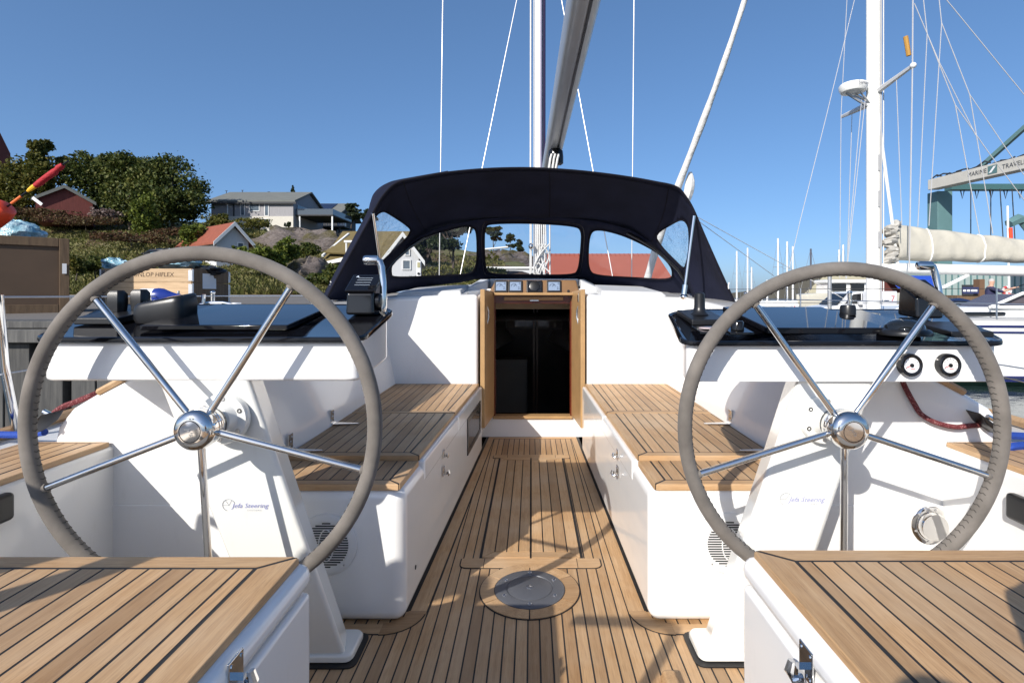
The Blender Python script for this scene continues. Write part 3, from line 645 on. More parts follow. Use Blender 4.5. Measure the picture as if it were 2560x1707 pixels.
RW = M('mahogany_varnish', (.12,.022,.010), .18, var=.4, scale=14); OAK = M('oiled_teak_door', (.40,.245,.11), .38, var=.28, scale=9, bump=.1, bscale=90); DARKWD = M('dark_cabin_interior', (.075,.042,.026), .3, var=.3)
m = MB(); m.box(SX0-.004,SX1+.004,4.325,4.42,SZ0-.024,SZ0); m.build('sill', OAK, cw, bevel=.004)
for x in (SX0, SX1): m = MB(); m.box(x-.014, x+.014, 4.335, 4.43, SZ0, SZ1); m.build('jamb', RW, cw, bevel=.003)
m = MB(); m.box(SX0,SX1,4.36,4.44,1.08,SZ1+.02); m.build('head_board', RW, cw)
m = MB(); m.box(-.22,.26,4.335,4.36,1.105,1.135); m.build('step_trim', OAK, cw, bevel=.006)
m = MB(); m.box(-.01,.06,4.325,4.335,1.100,1.108); m.build('latch_plate', STEEL, cw)
# cabin space behind the door
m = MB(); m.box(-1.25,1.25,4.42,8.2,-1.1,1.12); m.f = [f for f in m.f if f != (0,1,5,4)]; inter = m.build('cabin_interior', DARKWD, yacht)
for p in inter.data.polygons: p.flip()
m = MB(); m.box(-.33,.41,7.0,7.06,.70,.97); m.build('saloon_window_frame', M('interior_black_trim', (.01,.01,.01), .3), inter)
m = MB(); m.box(-.287,.37,6.985,6.999,.737,.935); m.build('saloon_window', M('smoky_pane', (.05,.055,.06), .02, var=.9, scale=16, Specular_IOR_Level=1.0), inter)
for x in (-.55, .62): m = MB(); m.box(x-.09,x+.09,6.98,7.0,.737,.935); m.build('saloon_window', _mc['smoky_pane'], inter)
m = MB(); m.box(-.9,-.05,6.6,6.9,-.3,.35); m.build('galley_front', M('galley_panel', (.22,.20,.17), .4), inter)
for k in range(4):
    m = MB(); m.box(-.2,.23,4.45+.2*k,4.66+.2*k,.08-.22*k,.11-.22*k); m.build('companionway_step', M('step_teak', (.22,.11,.05), .35), inter, bevel=.008)
for y in (4.9, 5.6, 6.3): m = MB(); m.box(-1.2,1.2,y,y+.05,1.02,1.10); m.build('deck_beam', M('pale_beam', (.4,.33,.24), .5), inter)
m = MB(); m.box(.62,.7,5.0,6.4,-.1,.45); m.build('settee', M('rust_upholstery', (.22,.05,.02), .8), inter)
for a in (.02, .06): m = MB(); m.box(a,a+.02,6.2,6.3,-1,1.0); m.build('cabin_post', DARKWD, inter)
# the pair of opened doors
for sgn in (-1, 1):
    x0, x1 = (-.372, -.306) if sgn < 0 else (.394, .332)
    m = MB(); t = .034*-sgn
    m.hexa([(x0,3.905,.178),(x0+t,3.905,.178),(x1+t*.2,4.335,.178),(x1-t*.8,4.335,.178),(x0,3.905,1.19),(x0+t,3.905,1.19),(x1+t*.2,4.335,1.175),(x1-t*.8,4.335,1.175)])
    d = m.build('door', OAK, cw, bevel=.005, segs=2)
    m = MB(); m.tube([(x0+t*1.15,4.02,1.07),(x0+t*1.5,4.03,1.03),(x0+t*1.5,4.03,.98),(x0+t*1.15,4.02,.93)], .006, 8); m.obox((x0+t*1.2,4.03,1.0),(.003,0,0),(0,.014,0),(0,0,.07)); m.build('door_handle', STEEL, cw, smooth=True)
m = MB(); m.obox((.352,4.02,1.13),(.004,0,0),(0,.03,0),(0,0,.035)); m.build('door_lock', CHROME, cw, bevel=.003)
# instrument panel above the door
m = MB(); m.hexa([(-.345,4.30,1.158),(.392,4.30,1.158),(.392,4.5,1.158),(-.345,4.5,1.158),(-.288,4.335,1.270),(.364,4.335,1.270),(.364,4.5,1.27),(-.288,4.5,1.27)])
ip = m.build('instrument_panel', M('dark_teak_panel', (.21,.115,.05), .3, var=.3, scale=8), yacht, bevel=.012, segs=3)
m = MB(); m.box(-.30,.36,4.265,4.315,1.145,1.168); m.build('panel_shelf', OAK, ip, bevel=.006)
LCD = M('pale_lcd', (.20,.26,.36), .15, var=.06, Emission_Color=(.30,.40,.60,1), Emission_Strength=.10); LCDD = M('lcd_segments', (.03,.04,.07), .2, var=0)
def onp(px, py, d=0):
    Zp = 1.15-(py-737)/F*4.31; Yp = 4.30+(Zp-1.158)*.3125-d; return V((px-CX)/F*4.31, Yp, Zp)
for a, b in ((1238,1267),(1273,1304),(1369,1401)):
    m = MB(); q = [(a-2,730),(b+2,730),(b+2,701),(a-2,701)]; m.loft([[onp(*w, d=.001) for w in q], [onp(*w, d=.014) for w in q]]); m.build('instrument', BLKM, ip, bevel=.003)
    m = MB(); q = [(a+2,726),(b-2,726),(b-2,705),(a+2,705)]; m.add([onp(*w, d=.0155) for w in q], [(0,1,2,3)]); m.build('lcd_screen', LCD, ip)
    cc = onp(a*.62+b*.38, 715.5, .0162); m = MB(); m.tube([cc+V(.022*math.cos(t),0,.022*math.sin(t)) for t in np.linspace(0,2*math.pi,18)[:-1]], .0013, 4, closed=True); m.obox(cc+V(.004,0,.004),(.010,0,.010),(.0012,0,-.0012),(0,.0003,0))
    m.build('lcd_dial', LCDD, ip)
    text('lcd_digits', '0', .026, onp(b-5, 709, .0165), (1,0,0), (0,.3,1), LCDD, ip); text('lcd_digits', '2.', .03, onp(b-6, 720, .0165), (1,0,0), (0,.3,1), LCDD, ip)
m = MB(); q = [(1316,731),(1356,731),(1356,701),(1316,701)]; m.loft([[onp(*w, d=.001) for w in q], [onp(*w, d=.016) for w in q]]); m.build('autopilot_unit', BLKG, ip, bevel=.008)
MB().lathe([(.042,0),(.040,.008),(.033,.010),(.001,.010)], onp(1336,716,.016), (0,-1,.3), 24).build('autopilot_dial', BLKM, ip, smooth=True)
MB().lathe([(.012,0),(.010,.006),(.001,.006)], onp(1421,728,.0), (0,-1,.3), 14).build('socket', BLKM, ip)
m = MB()
m.hexa([(-.62,4.34,1.13),(-.352,4.34,1.13),(-.352,4.9,1.2),(-.62,4.9,1.2),(-.50,4.36,1.215),(-.352,4.36,1.275),(-.352,4.9,1.30),(-.45,4.9,1.30)])
m.hexa([(.40,4.34,1.13),(.66,4.34,1.13),(.66,4.9,1.2),(.40,4.9,1.2),(.40,4.36,1.275),(.53,4.36,1.215),(.50,4.9,1.30),(.40,4.9,1.30)])
m.box(-.352,.40,4.505,4.95,1.20,1.285); m.build('hatch_garage', GREYDECK, yacht, bevel=.012)
# ---- sprayhood
Apx = [(815,748,3.36),(851,680,3.38),(892,606,3.42),(933,531,3.45),(958,488,3.46),(990,457,3.46),(1040,444,3.46),(1120,430,3.46),(1220,421,3.46),(1323,419,3.46),(1420,424,3.46),(1500,432,3.46),(1579,443,3.46),(1640,454,3.46),(1691,466,3.46),(1715,492,3.46),(1733,522,3.46),(1760,585,3.43),(1800,675,3.38),(1840,762,3.36)]
Bpx = [(925,752,3.88),(938,712,3.9),(958,680,3.95),(985,648,3.99),(1020,616,4.03),(1055,594,4.05),(1092,576,4.07),(1150,562,4.08),(1220,552,4.08),(1323,546,4.08),(1420,550,4.08),(1500,560,4.08),(1571,578,4.07),(1605,596,4.05),(1639,616,4.03),(1660,634,4.0),(1679,652,3.98),(1697,670,3.95),(1711,690,3.92),(1735,752,3.88)]
A3 = spline([P(*p) for p in Apx], 4); B3 = spline([P(*p) for p in Bpx], 4); NA = len(A3)-1
def hoodpt(s, t):
    i = min(int(s), NA-1); f = s-i; a = A3[i].lerp(A3[i+1], f); b = B3[i].lerp(B3[i+1], f)
    p = a.lerp(b, t); c = V(.02, p.y, 1.2); d = (p-c).normalized(); return p+d*.035*math.sin(math.pi*t)
def proj(p): return (CX+F*p.x/p.y, CY-F*(p.z-CZ)/p.y)
def triangulate(outer, holes, extra):
    pts = [Vector(p) for p in outer]; edges = [(i, (i+1) % len(outer)) for i in range(len(outer))]
    for h in holes:
        n = len(pts); pts += [Vector(p) for p in h]; edges += [(n+i, n+(i+1) % len(h)) for i in range(len(h))]
    pts += [Vector(p) for p in extra]
    vs, es, fs, *_ = delaunay_2d_cdt(pts, edges, [], 0, 1e-6)
    return vs, fs
def inside(p, poly):
    c = False
    for i in range(len(poly)):
        a, b = poly[i], poly[i-1]
        if (a[1] > p[1]) != (b[1] > p[1]) and p[0] < (b[0]-a[0])*(p[1]-a[1])/(b[1]-a[1])+a[0]: c = not c
    return c
def cut_sheet(outer, holes, extra, fn, keep):
    vs, fs = triangulate(outer, holes, extra); out = []
    for f in fs:
        c = sum((vs[i] for i in f), Vector((0, 0)))/len(f)
        if keep(c): out.append(f)
    m = MB(); m.add([fn(v) for v in vs], out); return m
sample = [(s, t, proj(hoodpt(s, t))) for s in np.linspace(0, NA, 400) for t in np.linspace(0, 1, 50)]
SA = np.array([[q[2][0], q[2][1]] for q in sample])
def inv(px):
    i = int(np.argmin(((SA-np.array(px))**2).sum(1))); return (sample[i][0]/10, sample[i][1])
LW = [(936,545),(945,533),(960,528),(976,535),(1024,567),(1028,578),(1012,601),(960,652),(949,655),(945,640),(938,570)]
RWN = [(1633,584),(1690,552),(1707,549),(1720,564),(1723,590),(1717,655),(1711,672),(1701,667),(1651,616)]
def half(px, lo, hi):
    m = [(q, SA[i]) for i, q in enumerate(sample) if lo <= q[0] <= hi]; a = np.array([x[1] for x in m]); out = []
    for p in px:
        i = int(np.argmin(((a-np.array(p))**2).sum(1))); out.append((m[i][0][0]/10, m[i][0][1]))
    return out
hl = chaikin(half(LW, 0, NA*.42), 2); hr = chaikin(half(RWN, NA*.58, NA), 2)
SM = NA/10
outer = [(s, 0.) for s in np.linspace(0, SM, NA+1)]+[(SM, t) for t in (.25,.5,.75)]+[(s, 1.) for s in np.linspace(SM, 0, NA+1)]+[(0, t) for t in (.75,.5,.25)]
extra = [(s, t) for s in np.linspace(.06, SM-.06, NA) for t in np.linspace(.1, .9, 9) if not inside((s, t), hl) and not inside((s, t), hr)]
m = cut_sheet(outer, [hl, hr], extra, lambda v: hoodpt(v.x*10, v.y), lambda c: not inside(c, hl) and not inside(c, hr))
hood = m.build('sprayhood', NAVY, yacht, smooth=True, ang=80, solid=.004); tag(hood, 'navy canvas sprayhood with clear windows over the companionway')
for h in (hl, hr):
    vs, fs = triangulate(h, [], [(x, y) for x in np.linspace(0, SM, 160) for y in np.linspace(.02, .98, 20) if inside((x, y), h)])
    m = MB(); m.add([hoodpt(v.x*10, v.y) for v in vs], [f for f in fs if inside(sum((vs[i] for i in f), Vector((0,0)))/len(f), h)]); m.build('side_window', VINYLW, hood, smooth=True, ang=80)
    MB().tube([hoodpt(x*10, y) for x, y in h], .007, 6, closed=True).build('window_binding', NAVYB, hood, smooth=True)
# front panel with three windows
def fsurf(x, y):
    u = (x-CX)/F; v = (y-CY)/F; Y = 4.2
    for _ in range(40):
        X, Z = u*Y, CZ-v*Y; Y = .5*Y+.5*(4.08+(1.731-Z)/.44*.65-.42*(X-.02)**2)
    return V(u*Y, Y, CZ-v*Y)
top = [(x, y-5) for x, y, _ in Bpx[1:-1]]; top = [tuple(v) for v in spline([Vector((a, b, 0)) for a, b in top], 3)]; top = [(a[0], a[1]) for a in top]
bot = [(1745,752),(1659,737),(1560,728),(1492,719),(1462,700),(1330,698),(1188,698),(1150,706),(1080,714),(1000,728),(920,748)]
fo = top+bot
WC = chaikin([(1211,566),(1228,558),(1330,557),(1438,564),(1455,576),(1453,620),(1447,676),(1433,688),(1330,688),(1226,686),(1213,674),(1210,620)], 2)
WL = chaikin([(978,662),(1000,636),(1032,610),(1072,588),(1124,573),(1166,564),(1186,569),(1193,584),(1194,640),(1190,670),(1176,687),(1080,691),(982,695),(977,684)], 2)
WR = chaikin([(1474,582),(1494,572),(1547,584),(1595,604),(1643,630),(1671,656),(1682,676),(1680,701),(1590,695),(1490,690),(1471,676),(1469,630)], 2)
holes = [WC, WL, WR]
extra = [(x, y) for x in range(940, 1740, 16) for y in range(550, 740, 14) if inside((x, y), fo) and not any(inside((x, y), h) for h in holes)]
m = cut_sheet(fo, holes, extra, lambda v: fsurf(v.x, v.y), lambda c: inside(c, fo) and not any(inside(c, h) for h in holes))
m.build('front_panel', NAVY, hood, smooth=True, ang=80, solid=.004)
for h in holes:
    ex = [(x, y) for x in range(960, 1700, 12) for y in range(550, 710, 10) if inside((x, y), h)]
    vs, fs = triangulate(h, [], ex); m = MB(); m.add([fsurf(v.x, v.y) for v in vs], [f for f in fs if inside(sum((vs[i] for i in f), Vector((0,0)))/len(f), h)])
    m.build('front_window', VINYL, hood, smooth=True, ang=80)
    MB().tube([fsurf(*p)-V(0,.004,0) for p in h], .008, 6, closed=True).build('window_binding', NAVYB, hood, smooth=True)
for sq in (.285, .5, .715): MB().tube([hoodpt(sq*NA, t_)-V(0,0,.003) for t_ in np.linspace(.02, .98, 20)], .0028, 5).build('canvas_seam', NAVYB, hood, smooth=True)
MB().tube([hoodpt(s, .06)-V(0,0,.003) for s in np.linspace(NA*.2, NA*.8, 60)], .0028, 5).build('canvas_seam', NAVYB, hood, smooth=True)
for h, off in ((WC, 1.05),):
    cc_ = (sum(p[0] for p in h)/len(h), sum(p[1] for p in h)/len(h)); MB().tube([fsurf(cc_[0]+(p[0]-cc_[0])*off, cc_[1]+(p[1]-cc_[1])*1.10)-V(0,.004,0) for p in h], .003, 5, closed=True).build('window_zip', BLKM, hood, smooth=True)
# aft hem that turns outwards, front bow tube, struts
So = [(803,748,3.55),(840,676,3.6),(878,605,3.65),(917,532,3.68),(925,508,3.70),(933,486,3.70),(950,468,3.69),(972,456,3.67),(992,450,3.63),(1040,441,3.56),(1120,427,3.5)]
I3 = spline([P(*p) for p in Apx[:8]], 8); S3 = spline([P(*p) for p in So], 8)
def samp(c, t):
    f = t*(len(c)-1); i = min(int(f), len(c)-2); return c[i].lerp(c[i+1], f-i)
m = MB(); m.grid(lambda u, v: samp(I3, u).lerp(samp(S3, u), v), 50, 3); m.build('canvas_hem', NAVY, hood, smooth=True, ang=80)
MB().tube([hoodpt(s, .0)+V(0,0,-.004) for s in np.linspace(0, NA, 90)], .008, 6).build('hem_piping', NAVYB, hood, smooth=True)
MB().tube([P(x, y, Y-.03) for x, y, Y in ((944,712,3.9),(962,682,3.95),(989,650,3.99),(1024,619,4.03),(1058,597,4.05),(1095,580,4.07))], .012, 8).build('hood_bow', BLKG, hood, smooth=True)
MB().tube([P(x, y, Y-.03) for x, y, Y in ((1568,582,4.07),(1602,600,4.05),(1635,620,4.03),(1656,638,4.0),(1676,656,3.98),(1696,676,3.95),(1712,702,3.92))], .012, 8).build('hood_bow', BLKG, hood, smooth=True)
for a, b in ((P(932,533,3.445), P(962,748,3.80)), (P(1735,540,3.44), P(1709,745,3.44))):
    MB().tube([a, a.lerp(b, .86)], .011, 10).build('hood_strut', CHROME, hood, smooth=True)
    m = MB(); m.tube([a.lerp(b, .84), a.lerp(b, .97)], .017, 8); m.ell(a.lerp(b, .985), .026, .026, .02); m.build('strut_foot', CHROME, hood, smooth=True)
MB().tube([P(x, y, 3.52) for x, y in ((826,703),(829,708),(825,713))], .004, 6).build('canvas_toggle', ROPEW, hood, smooth=True)
MB().tube([P(x, y, 3.36) for x, y in ((1823,706),(1821,715),(1822,722))], .004, 6).build('canvas_toggle', ROPEW, hood, smooth=True)
# ---- rig
Ym = 7.6
mx = (1346-CX)/F*Ym
m = MB(); m.loft([[V(mx+a*w, Ym+b*w*1.3, z) for a, b in [(math.cos(t), math.sin(t)) for t in np.linspace(0, 2*math.pi, 18)[:-1]]] for z, w in ((.9,.075),(6,.075),(15,.07))])
mast = m.build('mast', M('white_mast', (.78,.78,.77), .3, var=.03), yacht, smooth=True)
MB().tube([(mx+.075,Ym-.05,2.0),(mx+.082,Ym-.05,15)], .024, 8).build('mainsail_luff', M('navy_sailcloth', (.02,.015,.06), .8), mast, smooth=True)
MB().tube([(mx+.035,Ym-.1,1.2),(mx+.04,Ym-.1,15)], .012, 6).build('mast_track', M('violet_grey_track', (.16,.14,.24), .5), mast, smooth=True)
for dx, r in ((-.115,.012),(-.10,.008),(-.045,.010),(-.015,.012),(.02,.012),(.06,.010),(.085,.012),(.13,.010),(.16,.011)):
    zt_ = 15 if dx in (-.115,) else random.uniform(2.2, 2.5); MB().tube([(mx+dx,Ym-.13,1.0),(mx+dx*random.uniform(.6,1.2),Ym-.13,zt_)], r, 6).build('halyard', ROPEW, mast, smooth=True)
for k in range(6):
    pts = [V(mx+.02+random.uniform(-.1,.14), Ym-.17-random.uniform(0,.05), z) for z in (1.85, 1.7, 1.5, 1.38, 1.45, 1.6)]
    MB().tube(spline(pts, 5), .010, 6).build('rope_coil', ROPEW, mast, smooth=True)
for dx, z in ((-.09,1.36),(.12,1.36),(-.1,1.82)): m = MB(); m.ell((mx+dx,Ym-.2,z), .05 if z < 1.5 else .04, .05, .09 if z < 1.5 else .045); m.build('winch', BLKG if z < 1.5 else CHROME, mast, smooth=True)
def bp(Y): return V(.234+(.295-.234)*(6-Y)/3.1, Y, 2.655+.032*(6-Y))
m = MB(); m.loft([[bp(Y)+V(a*.088, 0, b*.12+.06) for a, b in [(math.copysign(abs(math.cos(t))**.6, math.cos(t)), math.copysign(abs(math.sin(t))**.6, math.sin(t))) for t in np.linspace(0, 2*math.pi, 21)[:-1]]] for Y in (7.45, 5, 2.5, 1.4)])
boom = m.build('boom', ALU, yacht, smooth=True)
m = MB(); m.loft([[bp(Y)+V(a, 0, b-.062) for a, b in ((.012,-.006),(.028,-.006),(.028,.01),(.012,.01))] for Y in (6.6, 1.5)]); m.build('boom_slot', BLKM, boom)
m = MB(); m.loft([[bp(Y)+V(a, 0, b-.064) for a, b in ((.012,-.004),(.026,-.004),(.026,.008),(.012,.008))] for Y in (3.55, 3.05)]); m.build('boom_fitting', STEEL, boom, bevel=.003)
bc = P(1390,392,5.4)
m = MB(); m.loft([[bc+V(a*.075*w+dx, b*.05*w, h) for a, b in [(math.cos(t), math.sin(t)) for t in np.linspace(0, 2*math.pi, 15)[:-1]]] for h, w, dx in ((-.085,.55,.012),(-.07,.85,.01),(0,1,0),(.06,.95,-.002),(.085,.6,-.004))]); m.build('mainsheet_block', BLKG, boom, smooth=True)
m = MB(); m.ell(P(1392,358,5.4), .022, .022, .026); m.tube([P(1393,352,5.4), P(1396,338,5.4)], .014, 8); m.build('block_shackle', CHROME, boom, smooth=True)
for x0, x1 in ((1376,1372),(1385,1381),(1394,1389)):
    MB().tube([P(x0+3,386,5.33), P(x0,396,5.31), P(x1,425,5.3), P(x1-2,470,5.35)], .011, 6).build('mainsheet', ROPEW, boom, smooth=True)
def wire(name, a, b, r, parent=None, mat=None): return MB().tube([a, b], r, 6).build(name, mat or WIRE, parent, smooth=True)
SH = M('bright_wire', (.60,.585,.57), .4, .35)
for a, b, Y0_, Y1_ in (((1107,0),(1098,700),7.6,7.5),((1292,0),(1148,700),7.6,7.0),((1400,-20),(1533,700),7.6,7.0),((1585,0),(1579,700),7.6,7.5)):
    wire('shroud', P(*a, Y0_), P(*b, Y1_), .0065, yacht, SH)
# ---- lifelines, pushpit, deck gear
for sgn in (-1, 1):
    ys = [(1.95,1.93),(3.4,2.02),(5.2,2.08),(8,1.83)]
    up = [V(sgn*w, y, 1.142 if sgn < 0 else 1.112) for y, w in ys]; lo = [V(sgn*w, y, .86) for y, w in ys]
    MB().tube(up, .0035, 6).build('lifeline', WIRE, yacht, smooth=True); MB().tube(lo, .003, 6).build('lifeline', WIRE, yacht, smooth=True)
    for y, w in ys[1:]: m = MB(); m.tube([(sgn*w,y,.6),(sgn*w,y,1.16)], .0125, 10); m.ell((sgn*w,y,1.165), .016,.016,.012); m.build('stanchion', CHROME, yacht, smooth=True)
    p0 = [V(sgn*1.86,.75,.58), V(sgn*1.86,.75,1.08), V(sgn*1.83,.68,1.16), V(sgn*1.68,.34,1.17), V(sgn*1.62,.2,1.12), V(sgn*1.6,.16,1.0), V(sgn*1.6,.16,.58)]
    pp = MB().tube(spline(p0, 5), .0145, 10).build('pushpit', CHROME, yacht, smooth=True)
    MB().tube([V(sgn*1.95,2.04,.60), V(sgn*1.935,1.97,.88), V(sgn*1.93,1.94,1.15)], .0155, 10).build('pushpit_leg', CHROME, pp, smooth=True)
    gx = .5 if sgn < 0 else .44
    MB().tube(spline([V(sgn*gx,.3,-.1), V(sgn*gx,.3,.6), V(sgn*gx,.3,1.02), V(sgn*(gx+.02),.302,1.065), V(sgn*(gx+.08),.305,1.085), V(sgn*(gx+.30),.32,1.085), V(sgn*(gx+.37),.325,1.085)], 5), .0185, 10).build('gate_post', CHROME, yacht, smooth=True)
# unseen horseshoe buoy added to shadow the helm seat; bathing platform at the stern
m = MB(); hbp = [V(-1.53+.15*math.cos(t), .20+.05*math.cos(t), 1.17+.16*math.sin(t)) for t in np.linspace(math.radians(-70), math.radians(250), 22)]
m.tube(hbp, .045, 10); m.build('shadow_buoy', M('yellow_buoy_cover', (.7,.5,.05), .7), yacht, smooth=True)
m = MB(); m.box(-1.5,1.5,-1.0,.13,-.6,-.5); m.build('bathing_platform', GEL, yacht, bevel=.03)
m = MB(); m.hexa([(.385,1.30,.0),(.435,1.30,.0),(.435,1.615,.0),(.385,1.615,.0),(.392,1.30,.034),(.428,1.30,.034),(.428,1.60,.034),(.392,1.60,.034)]); m.build('foot_chock', TE, yacht, bevel=.008)
# cleat and vent cap on the coaming
m = MB(); c0 = P(540,763,2.95); m.tube([c0+V(-.09,0,0), c0+V(-.04,0,.012), c0+V(.04,0,.012), c0+V(.085,0,.004)], .010, 8); m.tube([c0+V(-.06,-.02,.01), c0+V(-.055,-.02,.06)], .011, 8); m.box(c0.x-.03,c0.x+.03,c0.y-.015,c0.y+.015,c0.z-.06,c0.z+.005); m.build('deck_cleat', CHROME, yacht, smooth=True)
MB().lathe([(.024,-.06),(.024,0),(.034,.004),(.034,.012),(.001,.013)], P(586,762,3.0), (0,0,1), 18).build('vent_cap', WHITE, yacht, smooth=True)
for px in ((104,1058),(2452,1054)):
    c = P(*px, 1.838); sg = -1 if px[0] < CX else 1
    m = MB(); m.obox(c, (.03,0,.022*-sg), (0,.05,0), (-.013*-sg*-1,0,.02)); k = m.build('mooring_cleat', BLKM, yacht, bevel=.008)
    m = MB(); m.tube([c+V(-.02,-.05,.03), c+V(.02,-.05,.01)], .008, 8); m.tube([c+V(-.02,.03,.035), c+V(.02,.03,.015)], .008, 8); m.build('cleat_roller', CHROME, yacht, smooth=True)
def rope(name, pts, r, mat, lab): return tag(MB().tube(spline(pts, 8), r, 8).build(name, mat, None, smooth=True), lab, 'rope')
rope('rope', [P(-60,1083,1.93), P(0,1086,1.93), P(60,1086,1.92), P(112,1080,1.9)], .0125, ROPEB, 'blue mooring rope running to the black cleat beside the timber quay')
rope('rope', [P(116,1060,1.9), P(128,1040,1.9), P(155,1018,1.91), P(190,1004,1.92), P(236,985,1.95), P(262,972,2.1)], .0105, ROPER, 'red flecked rope lying along the coaming edge next to the timber quay')
rope('rope', [P(2254,940,1.86), P(2262,966,1.84), P(2286,1010,1.835), P(2304,1036,1.832), P(2340,1056,1.832), P(2388,1067,1.832), P(2425,1064,1.835), P(2452,1062,1.86)], .0085, ROPER, 'red flecked rope hanging from under the gauge console to the cleat')
rope('rope', [P(2456,1074,1.9), P(2480,1084,1.92), P(2520,1088,1.94), P(2600,1092,1.97)], .0135, ROPEB, 'blue mooring rope leaving the cleat towards the water, the straight one')
rope('rope', [P(2660,1100,1.8), P(2580,1112,1.78), P(2530,1116,1.75), P(2518,1122,1.76), P(2532,1130,1.80), P(2600,1128,1.85)], .0135, ROPEB, 'blue mooring rope lying in a bight on the teak wing seat')
# ================================================================ WATER, QUAY, HILLSIDE
def watermat():
    t = NT('harbour_water'); v = t.coords((1, 1.6, 1)); a = t.noise(v, 1.4, 3); b = t.noise(v, 6, 3); h = t.math('ADD', a, t.math('MULTIPLY', b, .25))
    t.bsdf((.018,.035,.032), .03, 0, h, .16, .12, Specular_IOR_Level=.5); return t.m
m = MB(); m.add([V(-400,-200,WATER), V(900,-200,WATER), V(900,1200,WATER), V(-400,1200,WATER)], [(0,1,2,3)])
tag(m.build('water', watermat()), 'calm grey green harbour water reflecting the hulls', 'water', kind='structure')
def n2(x, y, s=1.):
    x, y = x/s, y/s
    return (math.sin(x*1.3+math.sin(y*1.7))*math.cos(y*1.1-math.sin(x*.9))+.5*math.sin(x*2.9+y*2.3)*math.cos(y*3.1-x*.7))/1.5
def hz(X, Y):
    u = X/Y; base = .90+.0105*min(max(0, Y-5), 25)
    r = min(1, max(0, (Y-27)/39)); rise = 8.6*(.35*r*r+.65*r)+3*min(1, max(0, (Y-66)/50))
    k = float(np.interp(u, [-1.3,-.75,-.6,-.5,-.42,-.3,-.15,-.02,.045,.08], [1.3,1.15,1.0,.98,.9,.70,.62,.52,.25,0]))
    z = base+rise*k+(.25*n2(X, Y, 3.)+.5*n2(X, Y, 9.))*min(1, r*4)
    if u > .03: z = lerp(z, -2, sstep((u-.03)/.05))
    return z
def groundmat():
    t = NT('hillside_ground'); v = t.coords(); a = t.noise(v, .12, 5, .6); b = t.noise(v, .9, 5, .65); c = t.noise(v, 6, 4)
    g = t.ramp(b, [(.3, (.07,.085,.022)), (.5, (.125,.13,.042)), (.7, (.21,.18,.075))]); br = t.ramp(c, [(.3, (.05,.028,.016)), (.7, (.12,.065,.035))])
    col = t.mix(t.ramp(a, [(.48, (0,0,0)), (.60, (1,1,1))]), g, br); t.bsdf(col, .95, 0, b, .6, .3); return t.m
m = MB(); us = np.linspace(-1.5, .09, 120); ysq = list(np.linspace(26.5, 70, 50))+list(np.linspace(72, 150, 20))
m.add([V(u*y, y, hz(u*y, y)) for y in ysq for u in us], [(j*120+i, j*120+i+1, (j+1)*120+i+1, (j+1)*120+i) for j in range(len(ysq)-1) for i in range(119)])
tag(m.build('hillside', groundmat(), smooth=True, ang=80), 'grassy hillside rising behind the quay', 'hill', kind='structure')
def asph():
    t = NT('worn_quay_asphalt'); v = t.coords(); a = t.noise(v, .35, 5); b = t.noise(v, 9, 5); c = t.noise(v, 90, 2)
    col = t.mix(a, (.10,.093,.085), (.17,.155,.14)); col = t.mix(t.math('MULTIPLY', b, .5), col, (.21,.185,.16)); t.bsdf(col, .9, 0, c, .4, .01); return t.m
ASPH = asph()
m = MB(); QX = -2.62; QY = 4.55
def qz(X, Y): return .90+.0105*min(max(0, Y-5), 25)
ysq = [QY+.02, 6, 8, 11, 15, 20, 27.2]
m.add([V(x, y, qz(x, y)) for y in ysq for x in ((QX if y < 12 else -1.2*y/10 if y < 14 else .09*y), -45)], [(2*i, 2*i+1, 2*i+3, 2*i+2) for i in range(len(ysq)-1)])
tag(m.build('road', ASPH), 'worn grey asphalt quay and road below the hillside', 'road', kind='structure')
def woodgrey(name, c0, c1, sc=(8, 8, .6)):
    t = NT(name); oi = t.n('ShaderNodeObjectInfo'); w = t.math('MULTIPLY', oi.outputs['Random'], 31.); v = t.coords(sc); a = t.noise(v, 5, 6, .65, w)
    c = t.ramp(a, [(.3, c0), (.7, c1)]); c = t.mix(1., c, t.ramp(oi.outputs['Random'], [(0, (.7,.7,.7)), (1, (1.15,1.15,1.15))]), 'MULTIPLY'); t.bsdf(c, .85, 0, a, .5, .01); return t.m
PILE = woodgrey('weathered_pile_timber', (.045,.045,.045), (.115,.112,.105))
m = MB(); m.box(-45, QX-.02, QY+.14, QY+.5, -2, .89); m.box(QX-.5, QX-.02, QY+.5, 14, -2, .89)
quay = tag(m.build('quay', M('dark_quay_core', (.02,.02,.02), .9)), 'timber faced quay with upright weathered planks beside the yacht', 'quay', kind='structure')
x = QX; k = 0
while x > -9.5:
    w = random.uniform(.20, .27); mm = MB(); mm.box(x-w, x, QY+.03, QY+.12, -1.5, .74+random.uniform(-.01,.01)); mm.build('pile_plank', PILE, quay, bevel=.008, segs=1); x -= w+random.choice([.012,.014,.07]); k += 1
for y0, y1, z0, z1 in ((QY-.06, QY+.2, .745, .86), (QY+.0, QY+.28, .863, .93)):
    x = QX
    while x > -12: mm = MB(); L = 3.6; mm.box(x-L, x-.006, y0, y1, z0, z1); mm.build('cap_beam', PILE, quay, bevel=.01, segs=1); x -= L
# gravel verge
m = MB(); pts = [PZ(x, 760, 1.0) for x in (100,)];
m.add([V(-1.05*y, y, qz(0, y)+.012) for y in (17, 27)]+[V(-.36*y, y, qz(0, y)+.012) for y in (21, 27.2)], [(0, 2, 3, 1)])
tag(m.build('gravel_verge', M('pale_gravel', (.30,.28,.25), .95, var=.35, scale=2.5, bump=.8, bscale=30, bdist=.03)), 'pale gravel verge along the foot of the hill', 'gravel', kind='structure')
